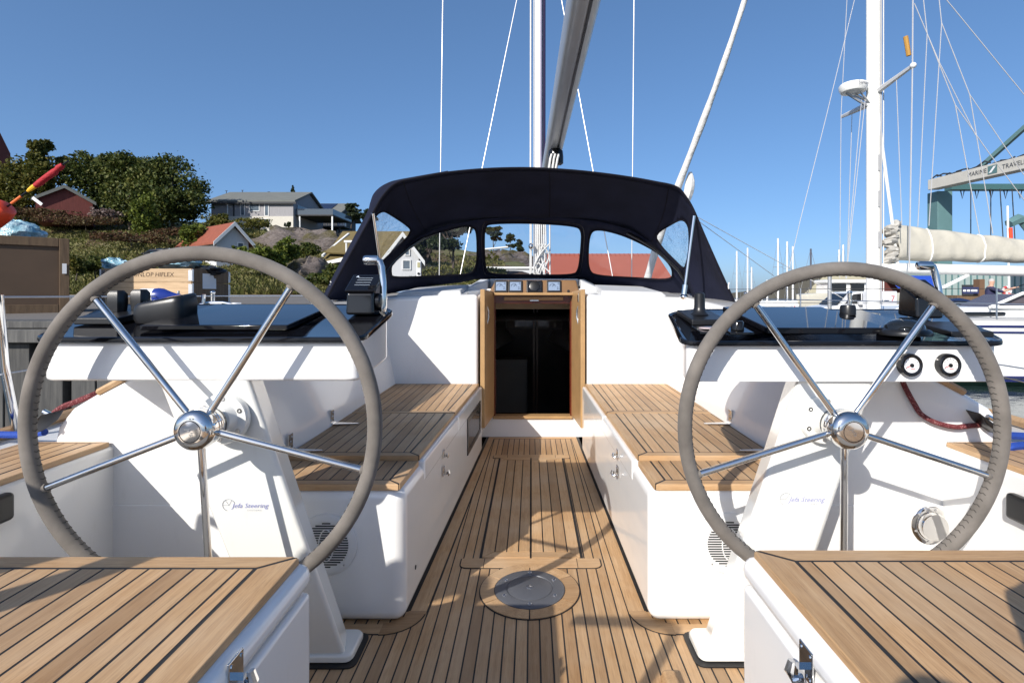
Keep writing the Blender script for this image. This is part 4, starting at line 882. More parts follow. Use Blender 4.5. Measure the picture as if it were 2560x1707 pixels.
# ---- foliage
def leafmat(name, cols, tr=.25):
    t = NT(name); g = t.n('ShaderNodeNewGeometry'); r = g.outputs['Random Per Island']; tc = t.n('ShaderNodeTexCoord'); n = t.noise(tc.outputs['Object'], .55, 3)
    f = t.math('ADD', t.math('MULTIPLY', r, .5), t.math('MULTIPLY', n, .5)); c = t.ramp(f, [(.2+.6*i/(len(cols)-1), q) for i, q in enumerate(cols)])
    d = t.n('ShaderNodeBsdfPrincipled'); d.inputs['Roughness'].default_value = .6; t.l(c, d.inputs['Base Color']); d.inputs['Specular IOR Level'].default_value = .25
    tl = t.n('ShaderNodeBsdfTranslucent'); t.l(c, tl.inputs[0]); mx = t.n('ShaderNodeMixShader'); mx.inputs[0].default_value = tr
    t.l(d.outputs[0], mx.inputs[1]); t.l(tl.outputs[0], mx.inputs[2]); t.l(mx.outputs[0], t.out.inputs[0]); return t.m
OAKL = leafmat('oak_leaves', [(.018,.03,.008),(.042,.062,.013),(.085,.105,.022),(.15,.145,.035)]); YELL = leafmat('yellowing_leaves', [(.03,.04,.008),(.07,.082,.015),(.13,.125,.022),(.19,.15,.035)])
PINE = leafmat('pine_needles', [(.012,.022,.010),(.03,.045,.018),(.055,.07,.025)], .12); BRACK = leafmat('bracken_leaves', [(.03,.022,.010),(.075,.036,.018),(.12,.055,.028),(.11,.085,.035),(.14,.115,.05)]); BUSHL = leafmat('bush_leaves', [(.035,.055,.008),(.08,.115,.016),(.16,.19,.028),(.22,.24,.05)])
GRASSM = leafmat('dry_grass', [(.07,.08,.02),(.135,.145,.04),(.22,.205,.07),(.32,.27,.12)], .3); BARK = M('bark', (.09,.07,.055), .9, var=.4, scale=8, bump=.6, bscale=20, bdist=.02)
def leafcloud(blobs, n, size, flat=.0, up=0.):
    """n leaf quads: blobs = [(centre, radii, weight)]; leaves sit in small clumps near the blob surfaces"""
    w = np.array([b[2] for b in blobs]); w = w/w.sum(); C = np.array([list(b[0]) for b in blobs]); R = np.array([list(b[1]) for b in blobs])
    nc = max(8, n//14); idx = rng.choice(len(blobs), nc, p=w); d = rng.normal(size=(nc, 3)); d /= np.linalg.norm(d, axis=1)[:, None]
    rad = rng.uniform(.35, 1.06, nc)**.5; cc = C[idx]+d*R[idx]*rad[:, None]
    li = rng.integers(0, nc, n); p = cc[li]+rng.normal(size=(n, 3))*R[idx][li]*.13
    a = rng.normal(size=(n, 3)); a /= np.linalg.norm(a, axis=1)[:, None]; b = np.cross(a, rng.normal(size=(n, 3))); b /= np.linalg.norm(b, axis=1)[:, None]
    s = size*rng.uniform(.55, 1.35, n)[:, None]
    q = np.stack([p-a*s, p+b*s*.62, p+a*s, p-b*s*.62], 1).reshape(-1, 3); return q
def cloudmesh(name, q, mat, parent):
    n = len(q)//4; me = bpy.data.meshes.new(name); q = q-np.array(list(wloc(parent))) if parent else q
    me.vertices.add(n*4); me.vertices.foreach_set('co', q.astype(np.float32).ravel()); me.loops.add(n*4); me.loops.foreach_set('vertex_index', np.arange(n*4, dtype=np.int32))
    me.polygons.add(n); me.polygons.foreach_set('loop_start', np.arange(0, n*4, 4, dtype=np.int32)); me.update(calc_edges=True); me.validate()
    return link(name, me, mat, parent)
def limbs(base, top, r, blobs, parent, n=9):
    m = MB(); base, top = Vector(base), Vector(top); m.tube(spline([base-V(0,0,.4), base.lerp(top,.3)+V(random.uniform(-.15,.15),random.uniform(-.15,.15),0), base.lerp(top,.65)+V(random.uniform(-.25,.25),random.uniform(-.2,.2),0), top], 3), [r*(1-.075*i) for i in range(10)], 7)
    for i in range(n):
        b = random.choice(blobs); c = Vector(b[0])+V(*(random.uniform(-.5,.5)*k for k in b[1])); s = base.lerp(top, random.uniform(.3,.95)); mid = s.lerp(c, .5)+V(0,0,-.1)
        m.tube([s, mid, c], [r*.38, r*.24, r*.08], 5)
    m.build('trunk', BARK, parent, smooth=True)
def tree(name, lab, px, ybase, Y, hpx, wpx, mat, n, leaf, kind='round', group='trees on the hillside'):
    """tree from its photo footprint: crown centre column px, base row ybase, crown height/width in photo pixels at distance Y"""
    hpx = hpx*(.94 if hpx > 120 and Y > 50 else 1); base = P(px, ybase, Y); base.z = max(base.z, hz(base.x, Y)-.5) if base.x/Y < .03 else base.z; H = hpx/F*Y; W = wpx/F*Y
    t = thing(name, lab, 'tree', tuple(base), group); blobs = []
    if kind == 'round':
        for k in range(13):
            a = random.uniform(0, 6.28); h = random.uniform(.16, .86); rr = W*.5*math.sqrt(max(.05, 1-((h-.55)/.5)**2))*random.uniform(.3,.75)
            blobs.append((base+V(rr*math.cos(a), rr*math.sin(a)*.8, H*h), (W*.22*random.uniform(.8,1.25), W*.2, H*.15*random.uniform(.8,1.3)), 1))
        blobs.append((base+V(0,0,H*.5), (W*.38,W*.34,H*.42), 3))
    elif kind == 'pine':
        for k in range(10):
            a = random.uniform(0, 6.28); h = random.uniform(.45, .95); rr = W*.42*(1.1-h*.6)*random.uniform(.2,1)
            blobs.append((base+V(rr*math.cos(a), rr*math.sin(a), H*h), (W*.2*random.uniform(.7,1.2), W*.18, H*.065), 1))
    elif kind == 'spruce':
        for k in range(9): h = .2+.09*k; blobs.append((base+V(0,0,H*h), (W*.5*(1.02-h), W*.5*(1.02-h), H*.07), 1.2-h))
    elif kind == 'bare':
        for k in range(8):
            a = random.uniform(0, 6.28); blobs.append((base+V(W*.35*math.cos(a)*random.random(), W*.3*math.sin(a), H*random.uniform(.5,.97)), (W*.12, W*.12, H*.08), 1))
    cloudmesh('crown', leafcloud(blobs, n, leaf), mat, t); limbs(base, base+V(0,0,H*.75), max(.05, H*.022), blobs, t)
    return t
tree('oak_tree', 'large dark green round oak at the right end of the tree row', 430, 580, 56, 205, 195, OAKL, 16000, .17)
tree('oak_tree', 'dark green oak second from the right end of the tree row', 325, 565, 58, 195, 150, OAKL, 12000, .17)
tree('oak_tree', 'dark green oak behind the red shed roof', 232, 550, 60, 180, 140, OAKL, 11000, .17)
tree('ash_tree', 'pale spindly tree rising highest above the red shed', 130, 520, 59, 175, 130, YELL, 6000, .17, 'bare')
tree('maple_tree', 'yellow green tree at the left edge behind the marker float', 60, 560, 57, 195, 150, YELL, 11000, .17)
tree('maple_tree', 'yellow green tree touching the left picture border', -50, 570, 57, 200, 160, YELL, 9000, .17)
tree('birch_tree', 'slim young tree in front of the large round oak', 360, 598, 51, 125, 75, BUSHL, 3800, .13, 'round')
tree('birch_tree', 'small light green tree beside the white gable of the cottage', 487, 640, 44, 85, 75, BUSHL, 4200, .11)
tree('spruce_tree', 'small dark spruce behind the grey house roof', 732, 500, 80, 36, 22, PINE, 1500, .13, 'spruce', 'conifers on the ridge')
tree('pine_tree', 'dark pine next to the house with solar panels', 880, 582, 70, 75, 62, PINE, 5200, .13, 'pine', 'conifers on the ridge')
tree('pine_tree', 'pine partly hidden by the sprayhood edge', 918, 585, 66, 62, 50, PINE, 3500, .13, 'pine', 'conifers on the ridge')
tree('pine_tree', 'broad pine filling the left sprayhood window', 1128, 705, 38, 190, 165, PINE, 12000, .11, 'pine', 'conifers on the ridge')
tree('pine_tree', 'broad pine at the left rim of the sprayhood window', 1068, 700, 40, 160, 110, PINE, 7000, .11, 'pine', 'conifers on the ridge')
tree('pine_tree', 'leftmost pine seen through the middle window', 1233, 640, 70, 72, 56, PINE, 3500, .14, 'pine', 'conifers on the ridge')
tree('pine_tree', 'middle pine seen through the middle window', 1275, 645, 70, 62, 32, PINE, 2200, .14, 'pine', 'conifers on the ridge')
tree('pine_tree', 'rightmost pine seen through the middle window', 1302, 652, 70, 54, 36, PINE, 2200, .14, 'pine', 'conifers on the ridge')
tree('birch_tree', 'thin pale tree between mast ropes and the red roof', 1400, 680, 75, 42, 40, YELL, 900, .12, 'bare')
def bush(lab, px, ybase, Y, h, w, mat, n, leaf=.1, cat='bush', group='bushes on the slope'):
    b = P(px, ybase, Y); H = h/F*Y; W = w/F*Y; t = thing('shrub', lab, cat, tuple(b), group)
    blobs = [(b+V(random.uniform(-.4,.4)*W, random.uniform(-.3,.3)*W, H*random.uniform(.2,.7)), (W*.22, W*.22, H*.3), 1) for _ in range(7)]
    cloudmesh('foliage', leafcloud(blobs, n, leaf), mat, t); limbs(b, b+V(0,0,H*.5), .035, blobs, t, 5)
bush('bright yellow green bush right of the cottage gable', 655, 672, 33, 58, 95, BUSHL, 4200)
bush('bright green bush below the cottage gable', 578, 648, 34, 34, 80, BUSHL, 3000)
bush('tall green bush on the rock edge left of the mossy roof', 712, 650, 38, 62, 60, BUSHL, 3000)
bush('dark bush against the rock face', 760, 640, 42, 40, 70, OAKL, 2600)
bush('low dark green bush in front of the sprayhood edge', 830, 712, 31, 55, 110, OAKL, 4200)
bush('dark hedge behind the grey concrete basement of the house', 600, 575, 55, 36, 130, YELL, 3500)
bush('olive bush between oak and cottage', 548, 575, 52, 40, 60, YELL, 2400)
bush('small conifer bush in front of the white basement', 720, 570, 58, 16, 16, PINE, 500)
bush('rusty bracken thicket above the pallet crate', 330, 605, 44, 26, 190, BRACK, 2400)
bush('rusty bracken patch below the red shed', 215, 565, 50, 28, 190, BRACK, 2600)
bush('rusty bracken under the large oak', 420, 590, 48, 24, 150, BRACK, 1800)
bush('brown undergrowth between shed and marker float', 95, 545, 52, 30, 130, BRACK, 3000)
bush('grey dead brushwood heap under the oaks', 265, 545, 52, 30, 60, leafmat('dead_wood', [(.12,.08,.07),(.28,.2,.17),(.4,.33,.3)]), 1500)
bush('dark bramble clump behind the pallet crate', 240, 688, 30, 48, 120, OAKL, 3800, .08)
bush('dark bramble clump beside the plywood crate', 190, 682, 29, 44, 60, YELL, 2200, .08)
bush('green weeds through the left window beneath the pine', 1110, 695, 34, 30, 110, YELL, 2500, .09)
bush('green shrub under the middle window pines', 1225, 680, 60, 50, 50, YELL, 1800, .12)
# grass tufts
n = 70000; u = rng.uniform(-1.02, -.05, n); Yv = 27.2+(62-27.2)*rng.random(n)**1.5; X = u*Yv; Z = np.array([hz(a, b) for a, b in zip(X, Yv)])
h = rng.uniform(.10, .34, n)*(.75+.35*np.sin(X*.7+1.3*np.sin(Yv*.4)));  w = rng.uniform(.05, .16, n); an = rng.uniform(0, 3.14, n); lean = rng.normal(0, .16, (n, 2))
b0 = np.stack([X-w*np.cos(an), Yv-w*np.sin(an), Z-.05], 1); b1 = np.stack([X+w*np.cos(an), Yv+w*np.sin(an), Z-.05], 1); tp = np.stack([X+lean[:, 0], Yv+lean[:, 1], Z+h], 1); t2 = tp+np.stack([w*.3, w*0, w*0], 1)
tag(cloudmesh('grass', np.stack([b0, b1, t2, tp], 1).reshape(-1, 3), GRASSM, None), 'dry yellow green grass covering the hillside', 'grass', kind='stuff')
# ---- rock outcrop
def rockmat():
    t = NT('granite_rock'); v = t.coords(); a = t.noise(v, .5, 6, .65); b = t.noise(t.coords((1, 1, 3)), 2.2, 6, .7)
    c = t.ramp(b, [(.25, (.06,.05,.045)), (.5, (.17,.14,.125)), (.75, (.27,.235,.215))]); c = t.mix(t.ramp(a, [(.47, (0,0,0)), (.6, (1,1,1))]), c, (.10,.085,.03)); t.bsdf(c, .9, 0, b, .9, .4); return t.m
ROCK = rockmat()
def rock(lab, px, py, Y, w, h, dep):
    c = P(px, py, Y); m = MB(); W, H = w/F*Y, h/F*Y
    def f(a, b):
        th = a*2*math.pi; ph = b*math.pi*.5; r = 1+.16*n2(th*3+px, b*5, 1)+.08*n2(th*9, b*11+px, 1); return V(c.x+W*.5*r*math.cos(th)*math.cos(ph)**.8, c.y+dep*r*math.sin(th)*math.cos(ph)**.8, c.z-1.0+(H+1.0)*r*math.sin(ph)**.8)
    m.grid(f, 40, 14); tag(m.build('rock_outcrop', ROCK, None, smooth=True, ang=60), lab, 'rock', 'rock outcrops on the slope')
rock('bare granite slope below the grey house', 750, 640, 54, 290, 62, 4); rock('granite slope right below the house with solar panels', 858, 640, 56, 220, 48, 4)
rock('small granite ledge left of the mossy roof', 775, 672, 36, 110, 24, 2); rock('granite hilltop under the pines in the middle window', 1250, 690, 66, 260, 56, 7)
# ================================================================ BUILDINGS ON THE HILL
GREYW = woodgrey('grey_vertical_boards', (.33,.32,.33), (.44,.43,.44), (9, 9, .4)); REDW = woodgrey('falu_red_boards', (.10,.022,.018), (.20,.05,.04), (9, 9, .4)); WHW = woodgrey('white_boards', (.58,.59,.60), (.72,.72,.72), (9, 9, .4))
CONC = M('pale_render', (.58,.55,.48), .9, var=.1); ROOFG = M('grey_roof_felt', (.15,.155,.14), .85, var=.2, scale=1.2); DARKW = M('dark_stained_wood', (.03,.032,.036), .7)
TILE = M('red_roof_tiles', (.24,.065,.035), .8, var=.35, scale=3, bump=.6, bscale=8, bdist=.05); MOSS = M('mossy_roof', (.16,.12,.045), .95, var=.35, scale=1.5); PANE = M('house_window_glass', (.10,.13,.16), .08, var=.2); SOLAR = M('solar_panel', (.012,.014,.035), .12); TRIM = M('white_trim', (.72,.72,.70), .5, var=.04)
def house(name, lab, px0, px1, Y, dep, z_base, z_eave, z_ridge, wall, roof, axis='x', over=.5, barge=None):
    x0, x1 = (px0-CX)/F*Y, (px1-CX)/F*Y; t = thing(name, lab, 'house', ((x0+x1)/2, Y+dep/2, z_base)); m = MB(); y0, y1 = Y, Y+dep
    if axis == 'x':
        ym = (y0+y1)/2; m.loft([[V(x, y0, z_base-2), V(x, y1, z_base-2), V(x, y1, z_eave), V(x, ym, z_ridge-.12), V(x, y0, z_eave)] for x in (x0, x1)]); m.build('wall', wall, t)
        m = MB(); s = (z_ridge-z_eave)/(ym-y0); r = [V(0, y0-over, z_eave-over*s), V(0, ym, z_ridge), V(0, y1+over, z_eave-over*s)]
        m.loft([[p+V(x,0,0) for p in r]+[p+V(x,0,.18) for p in r[::-1]] for x in (x0-over, x1+over)]); rf = m.build('roof', roof, t)
    else:
        xm = (x0+x1)/2; m.loft([[V(x0,y,z_base-2), V(x1,y,z_base-2), V(x1,y,z_eave), V(xm,y,z_ridge-.12), V(x0,y,z_eave)] for y in (y0, y1)]); m.build('wall', wall, t)
        s = (z_ridge-z_eave)/(xm-x0); r = [V(x0-over,0,z_eave-over*s), V(xm,0,z_ridge), V(x1+over,0,z_eave-over*s)]; m = MB()
        m.loft([[p+V(0,y,0) for p in r]+[p+V(0,y,.16) for p in r[::-1]] for y in (y0-over, y1+over)]); rf = m.build('roof', roof, t)
        m = MB()
        for i in (0, 1):
            a, b = r[i], r[i+1]; m.hexa([V(a.x,y0-over-.06,a.z-.14), V(b.x,y0-over-.06,b.z-.14), V(b.x,y0-over-.003,b.z-.14), V(a.x,y0-over-.003,a.z-.14), V(a.x,y0-over-.06,a.z+.19), V(b.x,y0-over-.06,b.z+.19), V(b.x,y0-over-.003,b.z+.19), V(a.x,y0-over-.003,a.z+.19)])
        m.build('bargeboard', barge or TRIM, t)
    return t, (x0, x1, y0, y1)
def turn(t, dep, deg):
    q = math.radians(deg); t.rotation_euler.z = q; t.location.x -= dep/2*math.sin(q); t.location.y -= dep/2*(1-math.cos(q))
def win(t, px0, px1, py0, py1, Y, d=.0, fr=TRIM, pane=PANE):
    a, b = P(px0, py1, Y), P(px1, py0, Y); e = .07; m = MB()
    for q in ((a.x-e,b.x+e,b.z,b.z+e),(a.x-e,b.x+e,a.z-e,a.z),(a.x-e,a.x,a.z,b.z),(b.x,b.x+e,a.z,b.z)): m.box(q[0],q[1],Y-.07-d,Y-.002-d,q[2],q[3])
    f = m.build('window', fr, t); m = MB(); m.box(a.x,b.x,Y-.03-d,Y-.004-d,a.z,b.z); m.build('pane', pane, f)
zz = lambda y, Y: CZ-(y-CY)/F*Y
# long grey house with pale basement
t, (x0, x1, y0, y1) = house('hill_house', 'long grey boarded house with flat grey roof on the hilltop', 528, 733, 62, 9, zz(562,62), zz(503,62), zz(484,66.5), GREYW, ROOFG, 'x', .35)
m = MB(); m.box(x0-.02, x1+.03, 61.93, 61.995, zz(575,62)-1, zz(541,62)); m.build('basement_wall', CONC, t)
m = MB(); m.box(x0-.5, x1+.5, 61.6, 61.68, zz(508,61.3)-.02, zz(503.5,61.3)); m.build('fascia', DARKW, t)
win(t, 603, 611, 507, 538, 62); win(t, 625, 648, 511, 527, 62); win(t, 663, 671, 508, 539, 62); win(t, 650, 672, 548, 556, 61.93)
m = MB(); m.box(*sorted(((585-CX)/F*62-.06, (585-CX)/F*62+.06)), 61.9, 61.99, zz(541,62), zz(505,62)); m.build('corner_board', DARKW, t)
for px in (569,): m = MB(); m.tube([P(px,507,61.8), P(px,541,61.8)], .06, 6); m.build('downpipe', TRIM, t, smooth=True)
m = MB(); m.box((714-CX)/F*66, (722-CX)/F*66, 66.2, 66.9, zz(486,66), zz(480,66)); m.build('chimney', DARKW, t)
for px, h in ((566,8),(606,9),(672,5)): m = MB(); m.tube([P(px,485,66.4), P(px,485-h,66.4)], .04, 5); m.tube([P(px-3,485-h,66.4), P(px+3,485-h,66.4)], .03, 5); m.build('roof_vent', DARKW, t)
m = MB(); m.box(x1+.04, x1+4.4, 62.5, 69, zz(541,63), zz(538,63)); m.build('balcony_floor', DARKW, t)
GLB = M('balcony_glass', (.07,.09,.11), .1)
for a, b, c, d in ((x1+.05, x1+4.4, 62.5, 62.56), (x1+4.34, x1+4.4, 62.56, 69)): m = MB(); m.box(a, b, c, d, zz(538,63), zz(524,63)); m.build('balcony_rail', GLB, t)
for dx in (.4, 4.2): m = MB(); m.box(x1+dx, x1+dx+.15, 62.6, 62.75, zz(585,63), zz(541,63)); m.build('balcony_post', TRIM, t)
m = MB(); m.box(x1+.035, x1+.06, 63, 68, zz(536,63), zz(512,63)); m.build('balcony_door', PANE, t)
# neighbour with solar panels
t, (x0, x1, y0, y1) = house('hill_house', 'dark house with solar panels on its roof', 772, 842, 74, 8, zz(575,74), zz(533,74), zz(512,78), DARKW, ROOFG, 'x', .7)
s = (zz(512,78)-zz(533,74))/4
m = MB(); m.hexa([V(x, y, zz(533,74)+s*(y-74)+.19+dz) for dz in (0,.06) for x, y in ((x0+.2,75.1),(x1-1.2,75.1),(x1-1.2,77.7),(x0+.2,77.7))]); m.build('solar_panel', SOLAR, t)
win(t, 826, 835, 536, 546, 74, 0)
m = MB(); m.box((770-CX)/F*71, (862-CX)/F*71, 70.8, 73.9, zz(568,71), zz(565,71)); m.build('deck', DARKW, t)
m = MB()
for k in range(15): xx = lerp((776-CX)/F*70.8, (862-CX)/F*70.8, k/14); m.box(xx-.03, xx+.03, 70.75, 70.8, zz(566,70.8), zz(552,70.8))
m.box((776-CX)/F*70.8, (862-CX)/F*70.8, 70.7, 70.78, zz(552,70.8), zz(550,70.8)); m.build('deck_rail', M('grey_rail', (.3,.31,.32), .6), t)
for px in (800, 848): m = MB(); m.box((px-CX)/F*71-.1, (px-CX)/F*71+.1, 71, 71.2, zz(595,71), zz(568,71)); m.build('deck_post', DARKW, t)
m = MB(); m.box((853-CX)/F*72-.4, (853-CX)/F*72+.4, 72, 72.8, zz(566,72), zz(556,72)); m.build('planter', M('white_planter', (.6,.6,.6), .5), t)
# cottage with white gable and red tiled roof
t, (x0, x1, y0, y1) = house('cottage', 'small white gabled cottage with red tiled roof', 544, 620, 42, 7, zz(622,42), zz(602,42), zz(561,42), WHW, TILE, 'y', .35)
win(t, 594, 606, 607, 622, 42)
turn(t, 7, 52)
# white house with mossy roof
t, (x0, x1, y0, y1) = house('cottage', 'white house with brown mossy roof at the sprayhood edge', 842, 1010, 46, 8, zz(668,46), zz(641,46), zz(583,50), WHW, MOSS, 'x', .9)
m = MB(); a, b = P(806,640,45), P(872,585,49); m.tube([a, b], .13, 4); m.build('bargeboard', TRIM, t)
m = MB(); a, b, c = P(810,632,45.3), P(872,588,49), P(880,638,45.3); m.add([a, b, P(930,588,49), P(930,638,45.3)], [(0,1,2,3)]); m.build('roof_slope', MOSS, t, solid=.12)
m = MB(); m.hexa([P(808,662,40), P(905,645,40), P(905,645,43), P(808,662,43), P(808,655,40), P(905,632,40), P(905,632,43), P(808,655,43)]); m.build('porch_roof', TRIM, t)
# gable house in the left sprayhood window
t, _ = house('cottage', 'white gabled house seen through the left sprayhood window', 968, 1046, 36, 7, zz(705,36), zz(640,36), zz(588,36), WHW, ROOFG, 'y', .4)
win(t, 1014, 1022, 625, 637, 36); win(t, 1008, 1024, 652, 672, 36); win(t, 980, 994, 625, 640, 36); turn(t, 7, 12)
# red shed among the oaks, red house at the border
t, _ = house('shed', 'old red boarded shed half hidden by the trees', 108, 216, 54, 5, zz(508,54), zz(501,54), zz(468,54), REDW, ROOFG, 'y', .3, ROOFG); turn(t, 5, 36)
t, _ = house('hill_house', 'red brick coloured house corner at the top left border', -130, -33, 66, 3, zz(400,66), zz(372,66), zz(344,70), REDW, TILE, 'x', .0)
m = MB(); m.box((-36-CX)/F*66, (-33-CX)/F*66, 65.85, 65.98, zz(372,66), zz(345,66)); m.build('corner_board', TRIM, t); win(t, -80, -60, 375, 388, 66)
# ---- harbour buildings beyond the bow
t, (x0, x1, y0, y1) = house('warehouse', 'long low warehouse with orange red roof', 1372, 1668, 52, 14, -.3, zz(703,52), zz(640,60), REDW, M('orange_red_roof', (.37,.10,.06), .75, var=.12, scale=.6), 'x', .6)
m = MB()
for k in range(24):
    xx = lerp(x0, x1, k/23); m.add([V(xx-.04,51.38,zz(703,52)-.35), V(xx+.04,51.38,zz(703,52)-.35), V(xx+.04,59,zz(640,60)+.21), V(xx-.04,59,zz(640,60)+.21)], [(0,1,2,3)])
m.build('roof_seams', M('dark_red_seam', (.25,.05,.03), .7), t)
t = thing('flat_building', 'low flat building with pale parapet below the pines', 'building', (-2.5, 48, 1))
m = MB(); m.box((1195-CX)/F*46, (1292-CX)/F*46, 46, 52, 0, zz(672,46)); m.build('wall', GREYW, t); m = MB(); m.box((1192-CX)/F*46, (1345-CX)/F*46, 45.8, 52, zz(672,46), zz(667,46)); m.build('parapet', TRIM, t)
m = MB(); m.box((1255-CX)/F*45, (1345-CX)/F*45, 45, 45.7, 0, zz(675,45)); m.build('side_wall', WHW, t)
m = MB(); m.tube([P(1205,624,60), P(1270,618,60)], .12, 5); tag(m.build('footbridge', TRIM), 'thin pale railing line on the hill behind the middle window', 'railing')
t = thing('van', 'dark red van roof behind the mast ropes', 'van', tuple(V((1410-CX)/F*30, 30, 0)))
m = MB(); m.loft([[V(x, y, z) for x, z in ((.2,.9),(3.6,.9),(3.6,1.9),(3.2,2.15),(.6,2.15),(.2,1.8))] for y in (30, 31.8)]); m.build('body', M('dark_red_paint', (.16,.01,.02), .25), t, bevel=.1); m = MB(); m.box(.7,3.1,29.97,29.995,1.6,2.0); m.build('side_window', GLASSD, t)
# lamp post, information board
t = thing('street_lamp', 'white street lamp in front of the mossy roof', 'lamp', tuple(P(866,690,40)))
m = MB(); m.tube([P(866,700,40), P(866,604,40)], .07, 8); m.build('post', TRIM, t, smooth=True); m = MB(); a = P(864,604,40); m.obox(a+V(.25,0,0), (.35,0,0), (0,.12,0), (0,0,.08)); m.build('lamp_head', TRIM, t, bevel=.04)
t = thing('information_board', 'white notice pillar through the left sprayhood window', 'sign', tuple(P(1046,700,22)))
m = MB(); a, b = P(1041,705,22), P(1052,652,22); m.box(a.x,b.x,22,22.12,a.z,b.z); m.build('pillar', WHITE, t, bevel=.02); m = MB(); m.box(a.x+.04,b.x-.03,21.98,21.995,zz(669,22),zz(656,22)); m.build('notice', M('yellowed_notice', (.35,.32,.16), .6, var=.5, scale=40), t)
m = MB(); m.lathe([(.055,0),(.055,.01),(.001,.011)], P(1046.5,684,21.98), (0,-1,0), 16); m.build('emblem', BLKM, t)
# ================================================================ THINGS ON THE QUAY
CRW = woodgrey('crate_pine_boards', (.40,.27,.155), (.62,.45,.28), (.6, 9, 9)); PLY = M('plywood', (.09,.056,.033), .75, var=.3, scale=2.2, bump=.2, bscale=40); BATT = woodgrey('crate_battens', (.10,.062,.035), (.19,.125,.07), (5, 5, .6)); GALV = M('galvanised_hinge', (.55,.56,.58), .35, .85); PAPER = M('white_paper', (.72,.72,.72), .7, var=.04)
t = thing('plywood_crate', 'tall plywood crate at the left border', 'crate', (-6.03, 7, .92))
bx0, bx1, by0, by1, bz0, bz1 = -7.6, -6.03, 7.0, 8.0, .915, zz(597,7)
m = MB(); m.box(bx0+.03, bx1-.02, by0+.025, by1-.02, bz0, bz1-.01); m.build('panel', PLY, t)
for a in ((bx0,bx1-.105,by0,by0+.03,bz1-.11,bz1),(bx0,bx1-.105,by0,by0+.03,bz0,bz0+.11),(bx1-.10,bx1,by0-.005,by0+.035,bz0,bz1),(bx1-.035,bx1-.001,by0+.04,by1,bz1-.11,bz1),(bx1-.035,bx1-.001,by0+.04,by0+.14,bz0,bz1-.115),(bx1-.035,bx1-.001,by1-.1,by1,bz0,bz1-.115),(bx0+.72,bx0+.83,by0,by0+.03,bz0+.115,bz1-.115)):
    m = MB(); m.box(*a); m.build('batten', BATT, t, bevel=.004, segs=1)
m = MB(); c = V(-6.95,6.992,zz(662,7)); m.obox(c, (.05,0,.005), (0,.003,0), (-.004,0,.022)); m.build('label_scrap', M('grey_label', (.4,.4,.4), .6), t); m = MB(); c = V(-6.08,6.985,zz(672,7)); m.obox(c, (.022,0,0), (0,.003,0), (0,0,.065)); m.build('paper_label', PAPER, t)
t = thing('pallet_crate', 'open pale pine collar crate with galvanised hinges', 'crate', (-4.9, 7.8, .92))
cx0, cx1, cy0, cy1 = (252-CX)/F*7.6, (482-CX)/F*7.6, 7.6, 8.5; zb = .93; ct = zz(671,7.6); hb_ = (ct-zb)/3; sx = (560-CX)/F*8.5-cx1
for k in range(3):
    z0, z1 = zb+k*hb_+.003, zb+(k+1)*hb_-.003
    m = MB(); m.box(cx0+.022, cx1-.022, cy0, cy0+.02, z0, z1); m.build('board', CRW, t, bevel=.003, segs=1)
    m = MB(); m.box(cx0+.022, cx1-.022, cy1-.02, cy1, z0, z1); m.build('board', CRW, t, bevel=.003, segs=1)
    for x, dx in ((cx1-.02, 0), (cx0, 0)):
        m = MB(); m.box(x, x+.02, cy0, cy1, z0, z1); m.build('board', BATT if x > cx0 else CRW, t, bevel=.003, segs=1)  # side turned from the sun gets darker wood, shade put into its colour
    for x in (cx0, cx1):
        for y in (cy0, cy1):
            m = MB(); s_ = 1 if x == cx0 else -1; m.box(min(x, x+s_*.06), max(x, x+s_*.06), y-.006, y-.002, z0+.02, z1-.02); m.box(x-.006, x-.002, min(y, y+.05), max(y, y+.05), z0+.02, z1-.02); m.tube([(x-s_*.004,y-.004,z0+.01),(x-s_*.004,y-.004,z1-.01)], .012, 8); m.build('hinge', GALV, t, smooth=True)
m = MB(); m.box(cx0+.05,cx1-.05,cy0+.05,cy1-.05,zb+.1,zb+.12); m.build('floor_board', CRW, t)
text('stencil', 'DUNLOP HIFLEX', .085, V(lerp(cx0,cx1,.55), cy0-.0015, ct-.09), (1,0,.0), (0,0,1), M('stencil_ink', (.06,.035,.02), .8, var=.3), t, shear=.1)
m = MB(); a, b = P(506,720,7.88), P(533,684,7.88)
m.grid(lambda u_, v_: V(cx1+.004+.006*math.sin(u_*5)*v_, lerp(7.82,8.16,u_), lerp(zz(722,7.9),zz(684,7.9),v_)), 8, 6); m.build('paper_sheet', PAPER, t, smooth=True)
bpy.data.objects['plywood_crate'].rotation_euler.z = math.radians(42)
# plastic wrap, bags and foam on the crates
def film():
    t_ = NT('pale_blue_plastic_film'); v = t_.coords(); n_ = t_.noise(v, 7, 5, .6); c = t_.ramp(n_, [(.3, (.10,.26,.34)), (.5, (.30,.50,.58)), (.7, (.62,.74,.78))]); b = t_.bsdf(c, .18, 0, n_, .9, .06); return t_.m
FILM = film()
def blob(name, lab, cat, c, r, mat, amp=.22, n=26, ex=1., seed=0, parts=None):
    m = MB(); c = Vector(c)
    def f(a, b):
        th, ph = a*2*math.pi, b*math.pi; q = 1+amp*n2(th*2+seed, ph*3, 1)+amp*.5*n2(th*5, ph*7+seed, 1)
        if a == 1: return f(0, b)
        return V(c.x+r[0]*q*math.sin(ph)*math.cos(th), c.y+r[1]*q*math.sin(ph)*math.sin(th), c.z-r[2]*math.cos(ph)*(q if ph > 1.5 else 1))
    m.grid(f, n, 14); return tag(m.build(name, mat, None, smooth=True, ang=50), lab, cat)
blob('plastic_wrap', 'heap of pale blue plastic film on the tall plywood crate', 'plastic film', P(35,582,7.5), (.34,.3,.16), FILM, seed=3)
